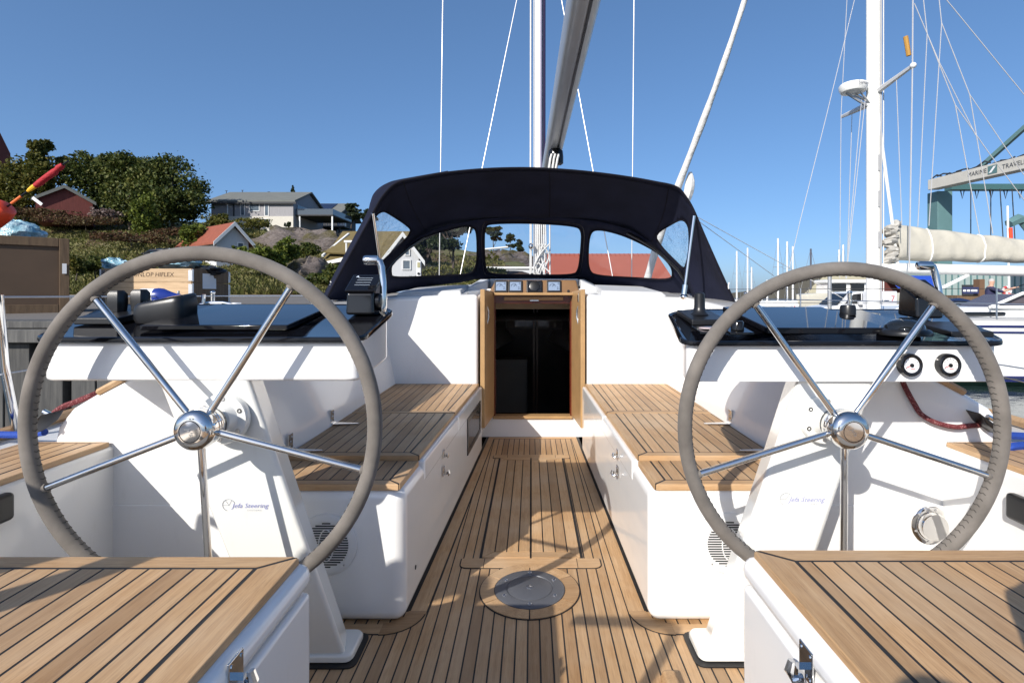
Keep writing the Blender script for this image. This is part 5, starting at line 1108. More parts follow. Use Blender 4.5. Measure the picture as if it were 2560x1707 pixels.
blob('plastic_wrap', 'small crumpled blue plastic bag on the left end of the pine crate', 'plastic bag', P(290,664,7.8), (.17,.15,.10), FILM, .4, seed=9)
blob('plastic_wrap', 'large bluish white wrapped bundle on the pine crate behind the wheel rim', 'wrapped bundle', P(440,652,8.0), (.36,.25,.15), FILM, .3, seed=14)
blob('foam_wrap', 'black foam sheet sticking up behind the pine crate bundle', 'foam', P(425,632,8.2), (.42,.12,.06), BLKM, .3, seed=21); blob('foam_wrap', 'black bag draped over the corner of the pine crate', 'bag', P(520,678,8.1), (.22,.2,.075), BLKM, .35, seed=5)
t = thing('rescue_light', 'small white and blue rescue light clipped to the wire rail before the pine crate', 'rescue light', tuple(P(400,741,2.86)))
c = P(362,741,2.86); m = MB(); m.lathe([(.012,0),(.036,.012),(.043,.035),(.043,.10)], c+V(-.05,0,0), (1,.12,0), 18); m.build('body', WHITE, t, smooth=True); m = MB(); m.lathe([(.0435,0),(.045,.015),(.042,.04),(.026,.075),(.015,.105),(.013,.125)], c+V(.05,.012,0), (1,.12,0), 18); m.build('end_cap', M('royal_blue_vinyl', (.015,.035,.22), .3), t, smooth=True)
m = MB(); m.tube([c+V(.16,.03,.03), c+V(.16,.03,-.03)], .006, 6); m.build('clip', CHROME, t, smooth=True)
# danbuoy marker float lying across the crate
t = thing('marker_buoy', 'orange marker float with rolled red flag on a pole above the crate', 'buoy', tuple(P(20,560,6.9)))
ORG = M('fluorescent_orange', (.85,.07,.02), .4, var=.08); a, b = P(-40,560,6.9), P(168,405,6.9); d = (b-a).normalized(); L = (b-a).length
m = MB(); m.lathe([(.02,-.2),(.12,-.17),(.145,-.05),(.145,.14),(.12,.235),(.10,.25),(.02,.255)], a+d*.12, d, 24); m.build('float', ORG, t, smooth=True)
m = MB(); m.tube([a, b+d*.02], .012, 8); m.build('pole', BLKG, t, smooth=True); m = MB(); m.tube([a+d*.44, a+d*.60], .017, 8); m.build('pole_sleeve', M('orange_sleeve', (.8,.16,.03), .5), t, smooth=True)
m = MB(); m.tube([a+d*.70, a+d*.74, a+d*.80, a+d*.86], [.016,.026,.03,.028], 8); m.build('yellow_collar', M('yellow_cloth', (.85,.45,.02), .7), t, smooth=True)
m = MB(); m.tube([a+d*.82, a+d*.88+V(.01,0,0), a+d*1.0, a+d*1.12+V(.012,0,0), a+d*1.17, a+d*1.20, a+d*1.27], [.03,.04,.038,.042,.03,.042,.03], 10); m.build('rolled_flag', M('red_cloth', (.38,.010,.018), .75, bump=.5, bscale=30, bdist=.02), t, smooth=True)
m = MB(); c = P(93,503,6.88); m.obox(c, V(.06,0,-.045), (0,.002,0), V(.012,0,.014)); m.build('tag', PAPER, t)
# ================================================================ STARBOARD SIDE OF THE HARBOUR
RG = -.42
def rground(): return ASPH
m = MB(); m.add([V(4.5,20,RG), V(140,20,RG), V(190,140,RG), V(6,140,RG)], [(0,1,2,3)]); tag(m.build('boatyard_ground', ASPH), 'grey boatyard ground on the far side of the basin', 'ground', kind='structure')
m = MB(); m.box(4.5,140,19.9,20.3,-2,RG-.004); tag(m.build('yard_quay', M('concrete_quay', (.25,.24,.22), .9)), 'low concrete quay edge across the water', 'quay', kind='structure')
def ridge(name, lab, us, zs, Y, mat):
    m = MB(); vs = []; n = 60; U = np.linspace(us[0], us[-1], n)
    for u in U:
        z = float(np.interp(u, us, zs)); z += .10*abs(z)*n2(u*90, 3, 1); vs += [V(u*Y, Y, -2), V(u*Y, Y, z), V(u*(Y+80), Y+80, z*1.0)]
    m.add(vs, [f for i in range(n-1) for f in ((3*i, 3*i+3, 3*i+4, 3*i+1), (3*i+1, 3*i+4, 3*i+5, 3*i+2))]); tag(m.build(name, mat, None, smooth=True, ang=80), lab, 'hill', kind='structure')
FAR_ = M('far_wooded_hill', (.085,.080,.065), .95, var=.4, scale=.08)
ridge('far_hills', 'low wooded hills behind the masts across the harbour', [.30,.36,.42,.48,.52,.6,.8,1.1], [0,1.5,4.6,9.5,13,11,15,14], 330, FAR_)
# ---- yacht moored across the basin
yn = thing('moored_yacht', 'white yacht with tall mast and beige sail cover moored across the basin', 'yacht', (9.8, 12, WATER))
HW = M('white_hull_paint', (.78,.78,.75), .18, var=.03); STR = M('navy_stripe', (.015,.02,.10), .3); GRN = M('green_antifouling', (.03,.085,.055), .7, var=.25, scale=2); SAILC = M('beige_sail_cover', (.46,.435,.365), .85, var=.07, scale=2.5, bump=.5, bscale=3, bdist=.06)
st = [(3.6,.05),(5,.75),(7,1.42),(9.5,1.66),(12.5,1.66),(15.5,1.45),(16.4,1.3)]; YC = 12.1
def hsec(x, w, z0, z1, k0, k1): return [V(x, YC-w*k0, z0), V(x, YC-w*k1, z1), V(x, YC+w*k1, z1), V(x, YC+w*k0, z0)]
def hb2(name, z0, z1, k0, k1, mat): m = MB(); m.loft([hsec(x, w, z0, z1, k0, k1) for x, w in st]); return m.build(name, mat, yn, smooth=True, ang=30)
hb2('hull', -.56, .64, .95, 1.0, HW); hb2('bottom', -1.2, -.562, .5, .948, GRN)
for z0, z1 in ((.51,.555),(.40,.435),(-.475,-.44),(-.545,-.505)): hb2('stripe', z0, z1, 1.004, 1.004, STR)
hb2('toe_rail', .642, .69, 1.0, 1.0, M('grey_deck_edge', (.42,.42,.42), .5))
m = MB(); m.loft([[V(x, YC-w, .66), V(x, YC-w*.86, z), V(x, YC+w*.86, z), V(x, YC+w, .66)] for x, w, z in ((7.9,.9,.70),(8.4,1.0,.88),(9.8,1.1,.90),(13,1.1,.92),(13.4,1.0,.85))]); cab = m.build('coachroof', HW, yn, bevel=.04)
m = MB(); m.box(8.5,9.75,YC-1.11,YC-1.0,.725,.80); m.build('cabin_window', GLASSD, yn, bevel=.03)
m = MB(); y_ = YC-1.05
ws = [(9.5,.88),(10.15,1.16),(12.4,1.2),(12.4,.88)]
m.loft([[V(x, y, z) for x, z in ws] for y in (YC-.95, YC-.1)]); m.build('windscreen', M('tinted_screen', (.10,.085,.095), .06), yn)
for a, b in (((9.48,.89),(10.15,1.18)),((10.15,1.18),(12.4,1.22)),((10.6,.89),(11.0,1.2)),((9.5,.89),(12.4,.89))): m = MB(); m.tube([V(a[0],y_+.03,a[1]), V(b[0],y_+.03,b[1])], .035, 6); m.build('screen_frame', HW, yn, smooth=True)
MX = (2184-CX)/F*12
m = MB(); m.loft([[V(MX+.155*math.cos(t), 12+.12*math.sin(t), z) for t in np.linspace(0, 2*math.pi, 17)[:-1]] for z in (.8, 9, 17)]); mm_ = m.build('mast', HW, yn, smooth=True)
m = MB(); m.box(MX+.06,MX+.1,11.862,11.885,1.0,16); m.build('mast_track', M('grey_track', (.4,.4,.4), .5), mm_); m = MB(); m.tube([(MX+.19,11.95,.95),(MX+.19,11.95,16)], .012, 5); m.build('halyard', ROPEW, mm_)
for dz in (2.2, 3.1, 3.9): m = MB(); m.box(MX+.02,MX+.05,11.86,11.88,dz,dz+.35); m.build('mast_step', M('grey_track', (.4,.4,.4), .5), mm_)
m = MB(); a, b = P(2230,670,12), P(2640,680,11.6); m.tube([V(MX+.1,12,zz(672,12)), a, b], .115, 14); boom2 = m.build('boom', HW, yn, smooth=True)
def cov(u, v):
    x = lerp(P(2232,0,12).x, P(2640,0,12).x, u); zt_ = lerp(zz(560,12), zz(607,12), u**.9); zb_ = lerp(zz(652,12), zz(658,12), u)
    t = v*2*math.pi; w = .17*(1+.12*math.sin(x*19)*math.sin(t)); hh = (zt_-zb_)/2; ss = math.sin(t)
    ss = math.copysign(abs(ss)**.6, ss); return V(x+.015*math.sin(9*ss+x*7), 12+w*math.cos(t)*(1.1-.35*ss)+.02*math.sin(x*11+4*ss), (zt_+zb_)/2+hh*ss+.012*math.sin(x*6.2))
m = MB(); m.grid(cov, 90, 22); m.build('sail_cover', SAILC, yn, smooth=True, ang=80)
for u in (.20, .52, .83): m = MB(); m.tube([cov(u, v)+V(.0,-.012,0) for v in np.linspace(.25, .78, 12)], .016, 5); m.build('cover_strap', WHITE, yn, smooth=True)
FS = M('folded_sail_cloth', (.44,.42,.38), .85, var=.25, scale=9)
for k in range(9):
    z = lerp(zz(566,12), zz(652,12), k/8); cx_ = P(2228,0,12).x+random.uniform(-.07,.05); rx_, rz_ = random.uniform(.10,.21), random.uniform(.05,.10); sd = random.uniform(0, 9); m = MB()
    def ff(a_, b_):
        th, ph = (a_ % 1)*2*math.pi, b_*math.pi; q = 1+.3*n2(th*2+sd, ph*3, 1); return V(cx_+rx_*q*math.sin(ph)*math.cos(th), 11.95+.16*q*math.sin(ph)*math.sin(th), z+.05*math.cos(th+sd)-rz_*math.cos(ph)*q)
    m.grid(ff, 16, 9); m.build('folded_sail', FS, yn, smooth=True)
rc = P(2133,222,12); rd = MB().lathe([(.16,-.10),(.25,-.08),(.285,-.02),(.29,.06),(.26,.10),(.15,.125),(.001,.13)], rc, (0,0,1), 28).build('radar_dome', HW, yn, smooth=True)
text('radar_lettering', 'Raymarine', .085, rc+V(.09,-.283,.03), (.95,.32,0), (0,0,1), M('dark_lettering', (.06,.05,.07), .5), yn)
m = MB(); m.tube([rc+V(-.15,0,-.1), V(MX-.1,12,rc.z-.42)], .03, 6); m.tube([rc+V(.1,.1,-.1), V(MX-.1,12,rc.z-.30)], .03, 6); m.tube([rc+V(.1,-.1,-.12), V(MX-.1,11.95,rc.z-.36)], .02, 6); m.build('radar_bracket', ALU, yn, smooth=True)
s1 = P(2190,232,12); s2 = P(2283,164,10.85); s3 = P(2105,292,13.25)
for a, b in ((s1, s2), (P(2170,262,12), s3)): m = MB(); m.tube([a, b], [.07, .04], 6); m.build('spreader', M('white_spreader', (.6,.6,.6), .4), yn, smooth=True)
m = MB(); m.ell(s2, .06,.06,.06); m.build('spreader_boot', WHITE, yn, smooth=True); m = MB(); a, b = P(2264,92,10.95), P(2272,140,10.95); m.tube([a, b], .045, 8); m.build('radar_reflector', M('ochre_cloth', (.42,.22,.04), .7), yn, smooth=True)
Z7 = lambda x, y: (2000+x/2.24, y/2.24)
for pts, Y in (([(632,-40),(630,370),(612,1500)],10.85),([(265,-40),(230,640),(222,1560)],13.2),([(310,-20),(150,640),(0,1240),(-60,1500)],12.5),([(540,450),(570,1255)],11.3),([(345,560),(255,1560)],12),([(365,560),(258,1560)],11.9),([(292,620),(262,1560)],12.8)):
    m = MB(); m.tube([P(*Z7(*p), Y) for p in pts], .013 if pts[0][0] in (632,) else .008, 5); m.build('shroud', SH, yn, smooth=True)
for pts in ([(685,-60),(712,190),(660,1270)],[(712,190),(870,590),(1005,1310)],[(870,590),(1060,860),(1300,1180)],[(773,-60),(793,130),(722,1265)],[(793,130),(950,530),(1080,1310)],[(950,530),(1254,980)],[(640,20),(780,350),(985,760)],[(820,0),(1300,586)]):
    m = MB(); m.tube([P(*Z7(*p), 12.0) for p in pts], .009, 5); m.build('lazy_jack', SH, yn, smooth=True)
m = MB(); m.tube([P(*Z7(437,640),11.9), P(*Z7(548,1490),11.9)], .034, 8); m.build('whisker_pole', HW, yn, smooth=True)
m = MB(); m.tube([P(2200,795,11.7), P(2420,688,11.8)], .04, 6); m.build('vang', HW, yn, smooth=True)
for x in (5.6, 7.4, 9.1, 10.9, 12.8, 14.8):
    w = float(np.interp(x, [q[0] for q in st], [q[1] for q in st])); m = MB(); m.tube([(x,YC-w,.68),(x,YC-w,1.28)], .016, 6); m.build('stanchion', STEEL, yn, smooth=True)
for z in (1.27, .98): m = MB(); m.tube([(x, YC-w, z) for x, w in st], .006, 5); m.build('lifeline', M('dark_wire', (.05,.05,.05), .5), yn)
m = MB(); m.tube([P(2440,925,10.2), P(2600,966,10.0)], .012, 5); tag(m.build('rope', M('dark_mooring_line', (.10,.09,.08), .8)), 'thin dark mooring line slanting along the white hull', 'rope')
# ---- furled headsail of a yacht berthed ahead
fy = thing('furled_headsail_yacht', 'white furled headsail slanting up beside the sprayhood', 'yacht', tuple(P(1560,760,13)))
pts = [P(1875,-40,9.0), P(1819,131,9.4), P(1768,275,9.9), P(1703,446,10.6), P(1650,590,11.2), P(1612,720,11.8)]
m = MB(); m.tube(spline(pts, 5), [(.042+.045*i/25)*(1+.09*math.sin(i*1.3)) for i in range(26)], 10); m.build('furled_sail', M('white_sailcloth', (.70,.69,.66), .8, var=.1, scale=3, bump=.7, bscale=5, bdist=.04), fy, smooth=True)
m = MB(); m.tube(spline([P(1726,430,10.6), P(1722,480,10.7), P(1700,540,10.9)], 4), [.03,.06,.09,.1,.1,.09,.07,.05,.03], 8); m.build('sail_clew', _mc['white_sailcloth'], fy, smooth=True)
m = MB(); m.loft([[V(x, 12.0-w, .9), V(x, 12.0-w*.6, -.9), V(x, 12.0+w*.6, -.9), V(x, 12.0+w, .9)] for x, w in ((1.9,.02),(2.9,.5),(3.6,.8))]); m.build('bow', HW, fy, smooth=True)
for a, b in (((1735,538),(2010,690)),((1735,545),(1935,690))): m = MB(); m.tube([P(*a, 11), P(*b, 14)], .008, 5); m.build('sheet', ROPEW, fy)
m = MB(); m.tube([P(2010,690,14), P(2290,850,14)], .008, 5); m.build('sheet', ROPEW, fy)
# ---- distant yachts: masts over the far berths
k = 0
desc = ['leftmost thin mast right of the sprayhood','second thin mast right of the sprayhood','tall pale mast above the wheel rim','mast with spreaders next to the tallest pale mast','thin mast third of the cluster over the wheel rim','short faint mast between the rim and sprayhood','dark mast left of the motor boat','far mast seen inside the wheel above the harbour','thin mast just left of the big white mast','faint mast right behind the radar mast']
for (px, ytop, Y), ds in zip(((1842,628,70),(1869,620,70),(1945,596,55),(1968,604,60),(1982,616,62),(1879,668,90),(2027,622,40),(1918,700,45),(2098,624,60),(2108,612,58)), desc):
    b = P(px, 745, Y); t = thing('distant_yacht', ds, 'yacht', (b.x, Y, WATER), 'masts of yachts across the harbour'); tp_ = P(px, ytop, Y)
    m = MB(); m.tube([V(b.x, Y, .4), tp_], .07*Y/60+.02, 6); m.build('mast', WHITE if px != 2027 else M('dark_mast', (.08,.09,.12), .5), t, smooth=True)
    m = MB(); zc = lerp(.4, tp_.z, .55); m.tube([V(b.x-.5,Y,zc), V(b.x+.5,Y,zc)], .03, 4); m.tube([V(b.x-1.0,Y,.6), tp_], .014, 4); m.tube([V(b.x+1.0,Y,.6), tp_], .014, 4); m.build('rigging', WIRE, t)
    m = MB(); m.loft([[V(b.x+dx, Y-w, .2), V(b.x+dx, Y-w*.6, -.8), V(b.x+dx, Y+w*.6, -.8), V(b.x+dx, Y+w, .2)] for dx, w in ((-4.5,.05),(-2,1.1),(1,1.4),(4,1.1))]); m.build('hull', HW, t, smooth=True)
    m = MB(); m.box(b.x-1.6,b.x+1.6,Y-.7,Y+.7,.2,.5); m.build('cabin', HW, t, bevel=.1)
# ---- motor boat on the hard
t = thing('motor_boat', 'white motor boat with wheelhouse standing ashore behind the pickup', 'motor boat', (18.5, 32, RG))
def X32(px): return (px-CX)/F*32
m = MB(); st2 = [(1990,.05,zz(737,32)),(2006,.6,zz(735,32)),(2040,1.05,zz(733,32)),(2120,1.2,zz(732,32)),(2235,1.15,zz(732,32))]
m.loft([[V(X32(p), 32-w, z), V(X32(p), 32-w*.98, z-.25), V(X32(p)+.25*(w < .9), 32-w*.75, z-.85), V(X32(p)+.4*(w < .9), 32-.05, .35), V(X32(p)+.25*(w < .9), 32+w*.75, z-.85), V(X32(p), 32+w, z)] for p, w, z in st2]); m.build('hull', M('cream_hull', (.55,.53,.45), .35), t, smooth=True)
m = MB(); m.loft([[V(X32(a), 32-w, zz(733,32)), V(X32(b_), 32-w*.92, zz(708,32)), V(X32(b_), 32+w*.92, zz(708,32)), V(X32(a), 32+w, zz(733,32))] for a, b_, w in ((2055,2056,.7),(2085,2090,.8),(2150,2148,.8))]); m.build('wheelhouse', HW, t)
m = MB(); m.loft([[V(X32(a), 32-w, zz(709,32)), V(X32(a), 32-w, zz(700,32)), V(X32(a), 32+w, zz(700,32)), V(X32(a), 32+w, zz(709,32))] for a, w in ((2050,.75),(2085,.95),(2145,.95))]); m.build('roof', HW, t, bevel=.08)
for a, b_ in ((2060,2094),(2106,2138)): m = MB(); m.box(X32(a), X32(b_), 31.12, 31.2, zz(727,32), zz(710,32)); m.build('wheelhouse_window', GLASSD, t)
m = MB(); m.tube([P(1998,735,31.6), P(1995,722,31.6), P(2004,722,31.6), P(2000,733,31.6)], .02, 5); m.build('bow_rail', M('dark_rail', (.10,.10,.11), .5), t); m = MB(); m.tube([P(2018,733,31.4), P(2014,720,31.4), P(2022,718,31.4), P(2020,732,31.4)], .02, 5); m.build('bow_rail', M('dark_rail', (.10,.10,.11), .5), t)
m = MB()
for p in (2050, 2140, 2215): m.box(X32(p)-.08, X32(p)+.08, 31.2, 32.8, RG, .6)
m.build('cradle', DARKW, t)
# ---- pickup
t = thing('pickup', 'white pickup truck parked in the boatyard', 'truck', (15, 25, RG)); WP = M('white_car_paint', (.78,.79,.80), .15, var=.02)
def X25(px): return (px-CX)/F*25
prof = [(2020,RG+.45),(2018,.42),(2026,.55),(2070,.66),(2076,.68),(2104,1.22),(2118,1.28),(2165,1.27),(2178,1.2),(2182,.72),(2290,.70),(2290,RG+.45)]
m = MB(); m.loft([[V(X25(p), y, z) for p, z in prof] for y in (24.2, 26.0)]); m.build('body', WP, t, bevel=.06, segs=3)
for q in ([(2086,.74),(2108,1.18),(2126,1.21),(2126,.74)],[(2129,.74),(2129,1.21),(2162,1.20),(2166,.74)]): m = MB(); m.prism([V(X25(p), 24.19, z) for p, z in q], (0,.05,0)); m.build('side_window', GLASSD, t)
m = MB(); m.hexa([V(X25(2073),24.35,.70),V(X25(2073),25.85,.70),V(X25(2102),25.7,1.2),V(X25(2102),24.5,1.2)]+[V(X25(2071),24.35,.71),V(X25(2071),25.85,.71),V(X25(2100),25.7,1.21),V(X25(2100),24.5,1.21)]); m.build('windscreen', GLASSD, t)
m = MB(); m.box(X25(2116),X25(2126),24.0,24.18,.70,.88); m.build('mirror', WP, t, bevel=.03); m = MB(); m.ell(V(X25(2152),24.18,.52), .05,.02,.03); m.build('door_handle', BLKG, t)
for p in (2055, 2235): m = MB(); m.lathe([(.05,-.02),(.28,-.02),(.38,.02),(.38,.2),(.05,.2)], V(X25(p),24.18,RG+.38), (0,1,0), 20); m.build('wheel', BLKM, t, smooth=True)
t = thing('cargo_box', 'white box with a red numeral beside the big white mast', 'box', (16.6,23,RG)); m = MB(); m.box((2192-CX)/F*23,(2243-CX)/F*23,23,24.0,RG,zz(728,23)); m.build('body', M('white_box_panel', (.74,.75,.77), .45), t, bevel=.03)
text('numeral', '7', .34, V((2232-CX)/F*23, 22.99, zz(747,23)), (1,0,0), (0,0,1), M('red_numeral', (.5,.04,.05), .6), t)
m = MB(); m.box((2200-CX)/F*23,(2222-CX)/F*23,22.985,22.997,zz(752,23),zz(750,23)); m.build('handle_bar', STEEL, t)
# ---- red boathouse with blue tarpaulin
t, _ = house('boathouse', 'red boathouse with blue tarpaulin roof', 2150, 2268, 34, 6, RG, zz(728,34), zz(676,34), REDW, M('cream_bargeboard', (.5,.45,.3), .7), 'y', .3)
m = MB(); m.hexa([P(2216,690,33.4), P(2330,690,33.4), P(2352,722,33.2), P(2246,722,33.2), P(2216,689,38), P(2330,689,38), P(2352,721,38), P(2246,721,38)]); m.build('blue_tarpaulin', M('blue_tarpaulin', (.02,.07,.42), .45, bump=.5, bscale=4, bdist=.1), t, bevel=.05)
m = MB(); m.box((2262-CX)/F*34,(2345-CX)/F*34,34.2,38,RG,zz(722,34)); m.build('side_wall', REDW, t)
# ---- teal boat shed wall, car, jetty, man
t = thing('boat_shed', 'grey green corrugated boat shed behind the man', 'shed', (40,44,RG)); TEAL = M('teal_paint', (.10,.19,.19), .5, var=.15, scale=1.2); m = MB(); m.box((2346-CX)/F*44,(2620-CX)/F*44,44,52,RG,zz(678,44)); m.build('wall', M('grey_green_wall', (.30,.37,.35), .6, var=.1), t)
for k in range(18): xx = lerp((2348-CX)/F*44,(2615-CX)/F*44,k/17); m = MB(); m.box(xx-.05,xx+.05,43.94,43.995,RG,zz(680,44)); m.build('rib', TEAL, t)
m = MB(); m.box((2404-CX)/F*44,(2450-CX)/F*44,43.9,43.99,RG,zz(712,44)); m.build('door_opening', DARKW, t)
t = thing('stack', 'timber stack with brown post behind the pointing man', 'timber', (16,20.6,RG)); m = MB(); m.box((2449-CX)/F*21,(2462-CX)/F*21,21,21.3,RG,zz(698,21)); m.build('post', M('brown_post', (.16,.09,.05), .8), t)
m = MB(); m.box((2395-CX)/F*21,(2448-CX)/F*21,21.05,22.2,RG,zz(738,21)); m.build('stacked_boards', BATT, t); m = MB(); m.box((2408-CX)/F*20.9,(2447-CX)/F*20.9,20.9,20.95,zz(734,21),zz(718,21)); m.build('banner', M('navy_banner', (.03,.04,.12), .6), t)
m = MB()
for p in (2411, 2421, 2431, 2439): m.box((p-CX)/F*20.89-.05,(p-CX)/F*20.89+.06,20.88,20.895,zz(729,21),zz(724,21))
m.build('banner_print', WHITE, t)
t = thing('car', 'dark blue car parked behind the moored yacht', 'car', (17.3,21.5,RG)); m = MB(); pr = [(2386,RG+.3),(2386,.45),(2394,.62),(2410,1.02),(2440,1.08),(2470,1.0),(2490,.62),(2498,.55),(2498,RG+.3)]
def X19(p): return (p-CX)/F*19.6
m.loft([[V(X19(p), y, z-.05) for p, z in pr] for y in (19.4+.9, 20.9+.9)]); m.build('body', M('dark_blue_paint', (.015,.03,.09), .15), t, bevel=.06, segs=3); m = MB(); m.prism([V(X19(p), 20.285, z) for p, z in ((2402,.62),(2414,.92),(2466,.9),(2478,.62))], (0,.03,0)); m.build('side_window', GLASSD, t)
for p in (2402, 2480): m = MB(); m.lathe([(.05,-.02),(.3,-.01),(.3,.2),(.05,.2)], V(X19(p),20.3,RG+.3), (0,1,0), 18); m.build('wheel', BLKM, t, smooth=True)
t = thing('jetty', 'narrow wooden jetty the man stands on', 'jetty', (14.5,17,WATER)); m = MB(); m.box(11,24,16.3,17.8,-.22,-.08); m.build('deck', PILE, t)
for x in (11.5,15,18.5,22): m = MB(); m.tube([(x,16.4,-2),(x,16.4,.1)], .12, 8); m.build('pile', PILE, t, smooth=True)
def person(lab, base, H, face, arms, shirt, legs, hair, skin=(.55,.33,.23)):
    fx = Vector(face).normalized(); rt = V(fx.y, -fx.x, 0); b = Vector(base); U = V(0,0,1)
    J = {}; vs = []; es = []; rs = []
    def j(n, f, r, u, rad, par=None):
        J[n] = len(vs); vs.append(b+fx*f*H+rt*r*H+U*u*H); rs.append((rad[0]*H, rad[1]*H) if isinstance(rad, tuple) else (rad*H, rad*H))
        if par: es.append((J[par], J[n]))
    j('pel',0,0,.52,(.085,.06)); j('waist',.0,0,.60,(.08,.058),'pel'); j('chest',.0,0,.72,(.098,.064),'waist'); j('neck0',0,0,.815,(.06,.045),'chest'); j('neck',.008,0,.85,.032,'neck0'); j('head',.015,0,.90,(.042,.05),'neck'); j('head2',.015,0,.945,(.045,.052),'head'); j('top',.01,0,.982,(.028,.032),'head2')
    for s, n in ((1,'R'),(-1,'L')):
        j('hip'+n,0,s*.052,.49,.056,'pel'); j('knee'+n,.015,s*.055,.28,.038,'hip'+n); j('ank'+n,-.005,s*.058,.05,.025,'knee'+n); j('toe'+n,.07,s*.062,.018,.02,'ank'+n)
        A = arms[n]; j('sh'+n,0,s*.105,.80,.036,'neck0'); j('el'+n,*A[0],.026,'sh'+n); j('wr'+n,*A[1],.018,'el'+n); j('ha'+n,*A[2],.017,'wr'+n)
    me = bpy.data.meshes.new('sk'); me.from_pydata([tuple(v) for v in vs], es, []); o = bpy.data.objects.new('sk', me); COL.objects.link(o)
    mo = o.modifiers.new('s', 'SKIN'); mo.use_smooth_shade = True
    for i, r in enumerate(rs): me.skin_vertices[0].data[i].radius = r; me.skin_vertices[0].data[i].use_root = (i == 0)
    o.modifiers.new('u', 'SUBSURF').levels = 2
    e = bpy.data.meshes.new_from_object(o.evaluated_get(bpy.context.evaluated_depsgraph_get())); bpy.data.objects.remove(o)
    t = thing('person', lab, 'person', base); off = Vector(base); body = []
    e.materials.clear(); mats = [M('skin', skin, .6), shirt, legs, hair, BLKM]; cl = []
    for p in e.polygons:
        c = (p.center-b)/H; u = c.z; f = c.dot(fx); r = abs(c.dot(rt))
        if u > .87: k = 3 if (u > .935 and f < .045) or f < -.012 else 0
        elif u > .835: k = 0
        elif u < .035: k = 4
        elif u < .535 and r < .13: k = 2
        else:
            k = 1
        cl.append(k)
    for i, p in enumerate(e.polygons):
        # bare forearms
        c = p.center
        for n in ('R', 'L'):
            for q in ('wr', 'ha'):
                if (c-vs[J[q+n]]).length < .07*H: cl[i] = 0
            if (c-(vs[J['el'+n]]+vs[J['wr'+n]])/2).length < .06*H: cl[i] = 0
    e.transform(Matrix.Translation(-off)); o = link('body', e, mats, t, smooth=True, ang=180)
    o.data.polygons.foreach_set('material_index', cl); return t, {n: vs[i] for n, i in J.items()}, fx, rt
mb_ = P(2476,0,16.9); base = (mb_.x, 16.9, -.08)
t, J, fx, rt = person('grey haired man in navy shirt and jeans raising one arm', base, 1.78, (.9,-.45,0), {'R': ((.13,.10,.745),(.27,.09,.80),(.33,.085,.82)), 'L': ((.05,-.15,.68),(.12,-.11,.58),(.17,-.08,.56))}, M('navy_shirt', (.03,.03,.08), .85), M('blue_jeans', (.14,.2,.32), .85), M('grey_hair', (.45,.43,.41), .9))
m = MB()
for k in range(5): a = J['haR']; d = (J['haR']-J['wrR']).normalized(); m.tube([a+rt*.012*(k-2)*.8, a+d*(.05+.01*(k in (1,2,3)))+rt*.011*(k-2), a+d*(.06)+rt*.008*(k-2)-V(0,0,.025)], [.010,.009,.007], 6)
m.build('fingers', M('skin', (.55,.33,.23), .6), t, smooth=True)
d = V(.9,.0,.35).normalized(); m = MB(); m.tube([J['haR']-d*.06, J['haR']+d*.46], .013, 6); tag(m.build('stick', BLKM), 'short dark stick held out by the man', 'stick')
t = thing('lifebuoy', 'white and red lifebuoy ring on the shed side by the man', 'lifebuoy', tuple(P(2517,735,19))); c = P(2517,727,19); m = MB(); ring = [c+V(.13*math.cos(a),0,.13*math.sin(a)) for a in np.linspace(0,2*math.pi,25)[:-1]]; m.tube(ring, .045, 8, closed=True); m.build('ring', WHITE, t, smooth=True)
for k in range(4): m = MB(); m.tube([c+V(.13*math.cos(a),0,.13*math.sin(a)) for a in np.linspace(k*1.57+.2,k*1.57+.9,5)], .048, 8); m.build('red_band', M('red_band', (.5,.05,.05), .5), t, smooth=True)
m = MB(); m.tube([P(2517,790,19.1), P(2517,722,19.1)], .05, 6); m.build('stand', WHITE, t)
# mooring pile and red topped marker by the far berths
t = thing('mooring_post', 'grey tubular mooring post with dark cap inside the wheel', 'post', tuple(P(2074,780,15))); m = MB(); m.tube([P(2074,860,15), P(2074,690,15)], .055, 12); m.build('tube', ALU, t, smooth=True); m = MB(); m.tube([P(2074,690,15), P(2074,676,15)], .062, 12); m.build('cap', M('brown_cap', (.14,.08,.05), .5), t, smooth=True)
t = thing('dock_box', 'white rounded dock box with red stripe among the masts', 'box', tuple(P(1990,775,24))); m = MB(); a, b = P(1984,790,24), P(1999,761,24); m.box(a.x,b.x,24,24.3,RG,b.z); m.build('body', WHITE, t, bevel=.06); m = MB(); m.box(a.x+.02,a.x+.07,23.99,23.998,a.z,b.z-.06); m.build('stripe', M('red_band', (.5,.05,.05), .5), t)
# ---- travel lift
tl = thing('boat_lift', 'teal and white gantry boat lift towering over the yard', 'gantry crane', (34,45,RG)); WB = M('dirty_white_beam', (.52,.50,.44), .6, var=.18, scale=.8)
a, b = P(2319,463,45), P(2600,396,35.5); m = MB(); h = .42
m.hexa([V(a.x,a.y,a.z-h),V(a.x+.9,a.y,a.z-h),V(b.x+.9,b.y,b.z-h*1.1),V(b.x,b.y,b.z-h*1.1),V(a.x,a.y,a.z+h),V(a.x+.9,a.y,a.z+h),V(b.x+.9,b.y,b.z+h*1.1),V(b.x,b.y,b.z+h*1.1)]); m.build('top_beam', WB, tl, bevel=.05)
d = (b-a).normalized(); text('beam_lettering', 'MARINE', .46, a.lerp(b,.50)-V(.012,.0,.0)+V(-.01,-.0,.02), d, (0,0,1), M('navy_lettering', (.03,.04,.06), .6), tl); text('beam_lettering', 'TRAVELIFT', .46, a.lerp(b,.83)-V(.02,0,0), d, (0,0,1), _mc['navy_lettering'], tl)
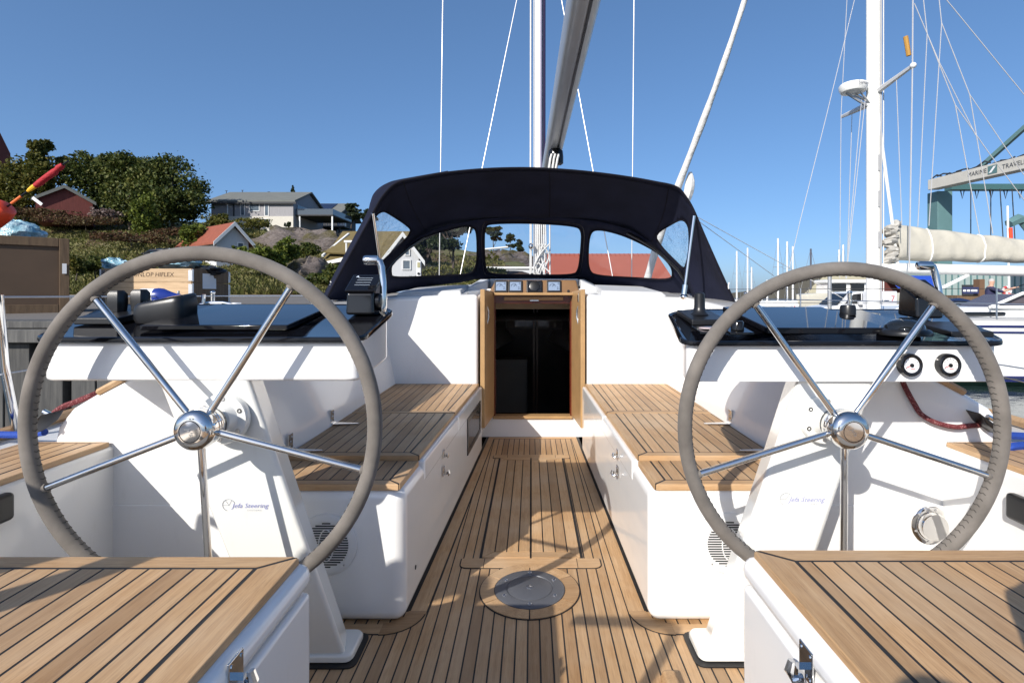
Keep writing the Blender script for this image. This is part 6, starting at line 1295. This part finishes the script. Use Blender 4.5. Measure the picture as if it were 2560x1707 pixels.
c = a.lerp(b,.635)-V(.02,0,0); m = MB(); m.add([c+d*x+V(0,0,z) for x, z in ((-.38,-.3),(.38,-.3),(.38,.3),(-.38,.3))], [(0,1,2,3)]); m.build('emblem', TEAL, tl); m = MB(); m.add([c+d*x+V(-.01,0,z) for x, z in ((-.3,-.2),(.1,.22),(.3,.22),(-.08,-.2))], [(0,1,2,3)]); m.build('emblem_mark', WHITE, tl)
for p0, p1 in ((2342,2379),): m = MB(); x0_, x1_ = (p0-CX)/F*45.2, (p1-CX)/F*45.2; m.box(x0_,x1_,45.1,46.3,RG,zz(477,45)); m.build('leg', TEAL, tl, bevel=.04)
m = MB(); q0, q1 = P(2370,470,46), P(2640,470,46); m.box(q0.x,q1.x,45.6,46.4,zz(476,46),zz(462,46)); m.build('cross_beam', M('dark_teal', (.05,.12,.12), .5), tl)
m = MB(); q1 = P(2640,0,46); m.box(q1.x-1,q1.x,45.4,46.4,RG,zz(462,46)); m.build('leg', TEAL, tl, bevel=.04); m = MB(); m.box(b.x+.1,b.x+1.1,b.y-1,b.y,RG,b.z-.4); m.build('leg', TEAL, tl, bevel=.04)
m = MB(); m.tube([P(2455,415,42), P(2600,285,38)], .2, 4); m.build('jib', TEAL, tl)
m = MB()
for k in range(16): f_ = k/15; q = a.lerp(b, f_)+V(.3,0,.5+.12*math.sin(k*2.1)); m.tube([q, q+d*.6+V(0,0,random.uniform(-.15,.25)), q+d*1.1], .06, 5)
m.build('hydraulic_hoses', DARKW, tl, smooth=True)
for k in range(5): m = MB(); x_ = 2400+k*36; m.tube([P(x_,470,46.2), P(x_+6,497,46.1), P(x_+12,470,46)], .06, 5); m.build('cable', DARKW, tl, smooth=True)
for px, y1 in ((2427,585),(2477,590),(2500,600),(2530,610)): m = MB(); m.tube([P(px,472,45.5), P(px+(8 if px > 2490 else 0),y1,45.5)], .04, 5); m.build('sling_wire', DARKW, tl)
m = MB(); m.tube([P(2522,560,30), P(2545,548,30), P(2560,552,30), P(2575,580,30)], [.25,.3,.3,.2], 6); m.build('lifting_arm', TEAL, tl, smooth=True)
t = thing('marker_pole', 'thin mast head with orange marker near the lift', 'pole', tuple(P(2524,800,28))); m = MB(); m.tube([P(2524,800,28), P(2519,515,28)], .05, 6); m.build('pole', WHITE, t, smooth=True); m = MB(); m.tube([P(2525,596,28), P(2524,570,28)], .12, 8); m.build('orange_marker', ORG, t, smooth=True)

# ---- the photographer, standing on the bathing platform just behind the viewpoint
t, J, fx, rt = person('photographer in dark clothes standing on the stern platform behind the viewpoint', (-.05,-.24,-.5), 1.80, (0,1,0), {'R': ((.05,.14,.70),(.085,.06,.84),(.095,.035,.885)), 'L': ((.05,-.14,.70),(.085,-.06,.84),(.095,-.035,.885))}, M('dark_jacket', (.03,.03,.035), .85), M('blue_jeans', (.14,.2,.32), .85), M('brown_hair', (.06,.04,.03), .9))
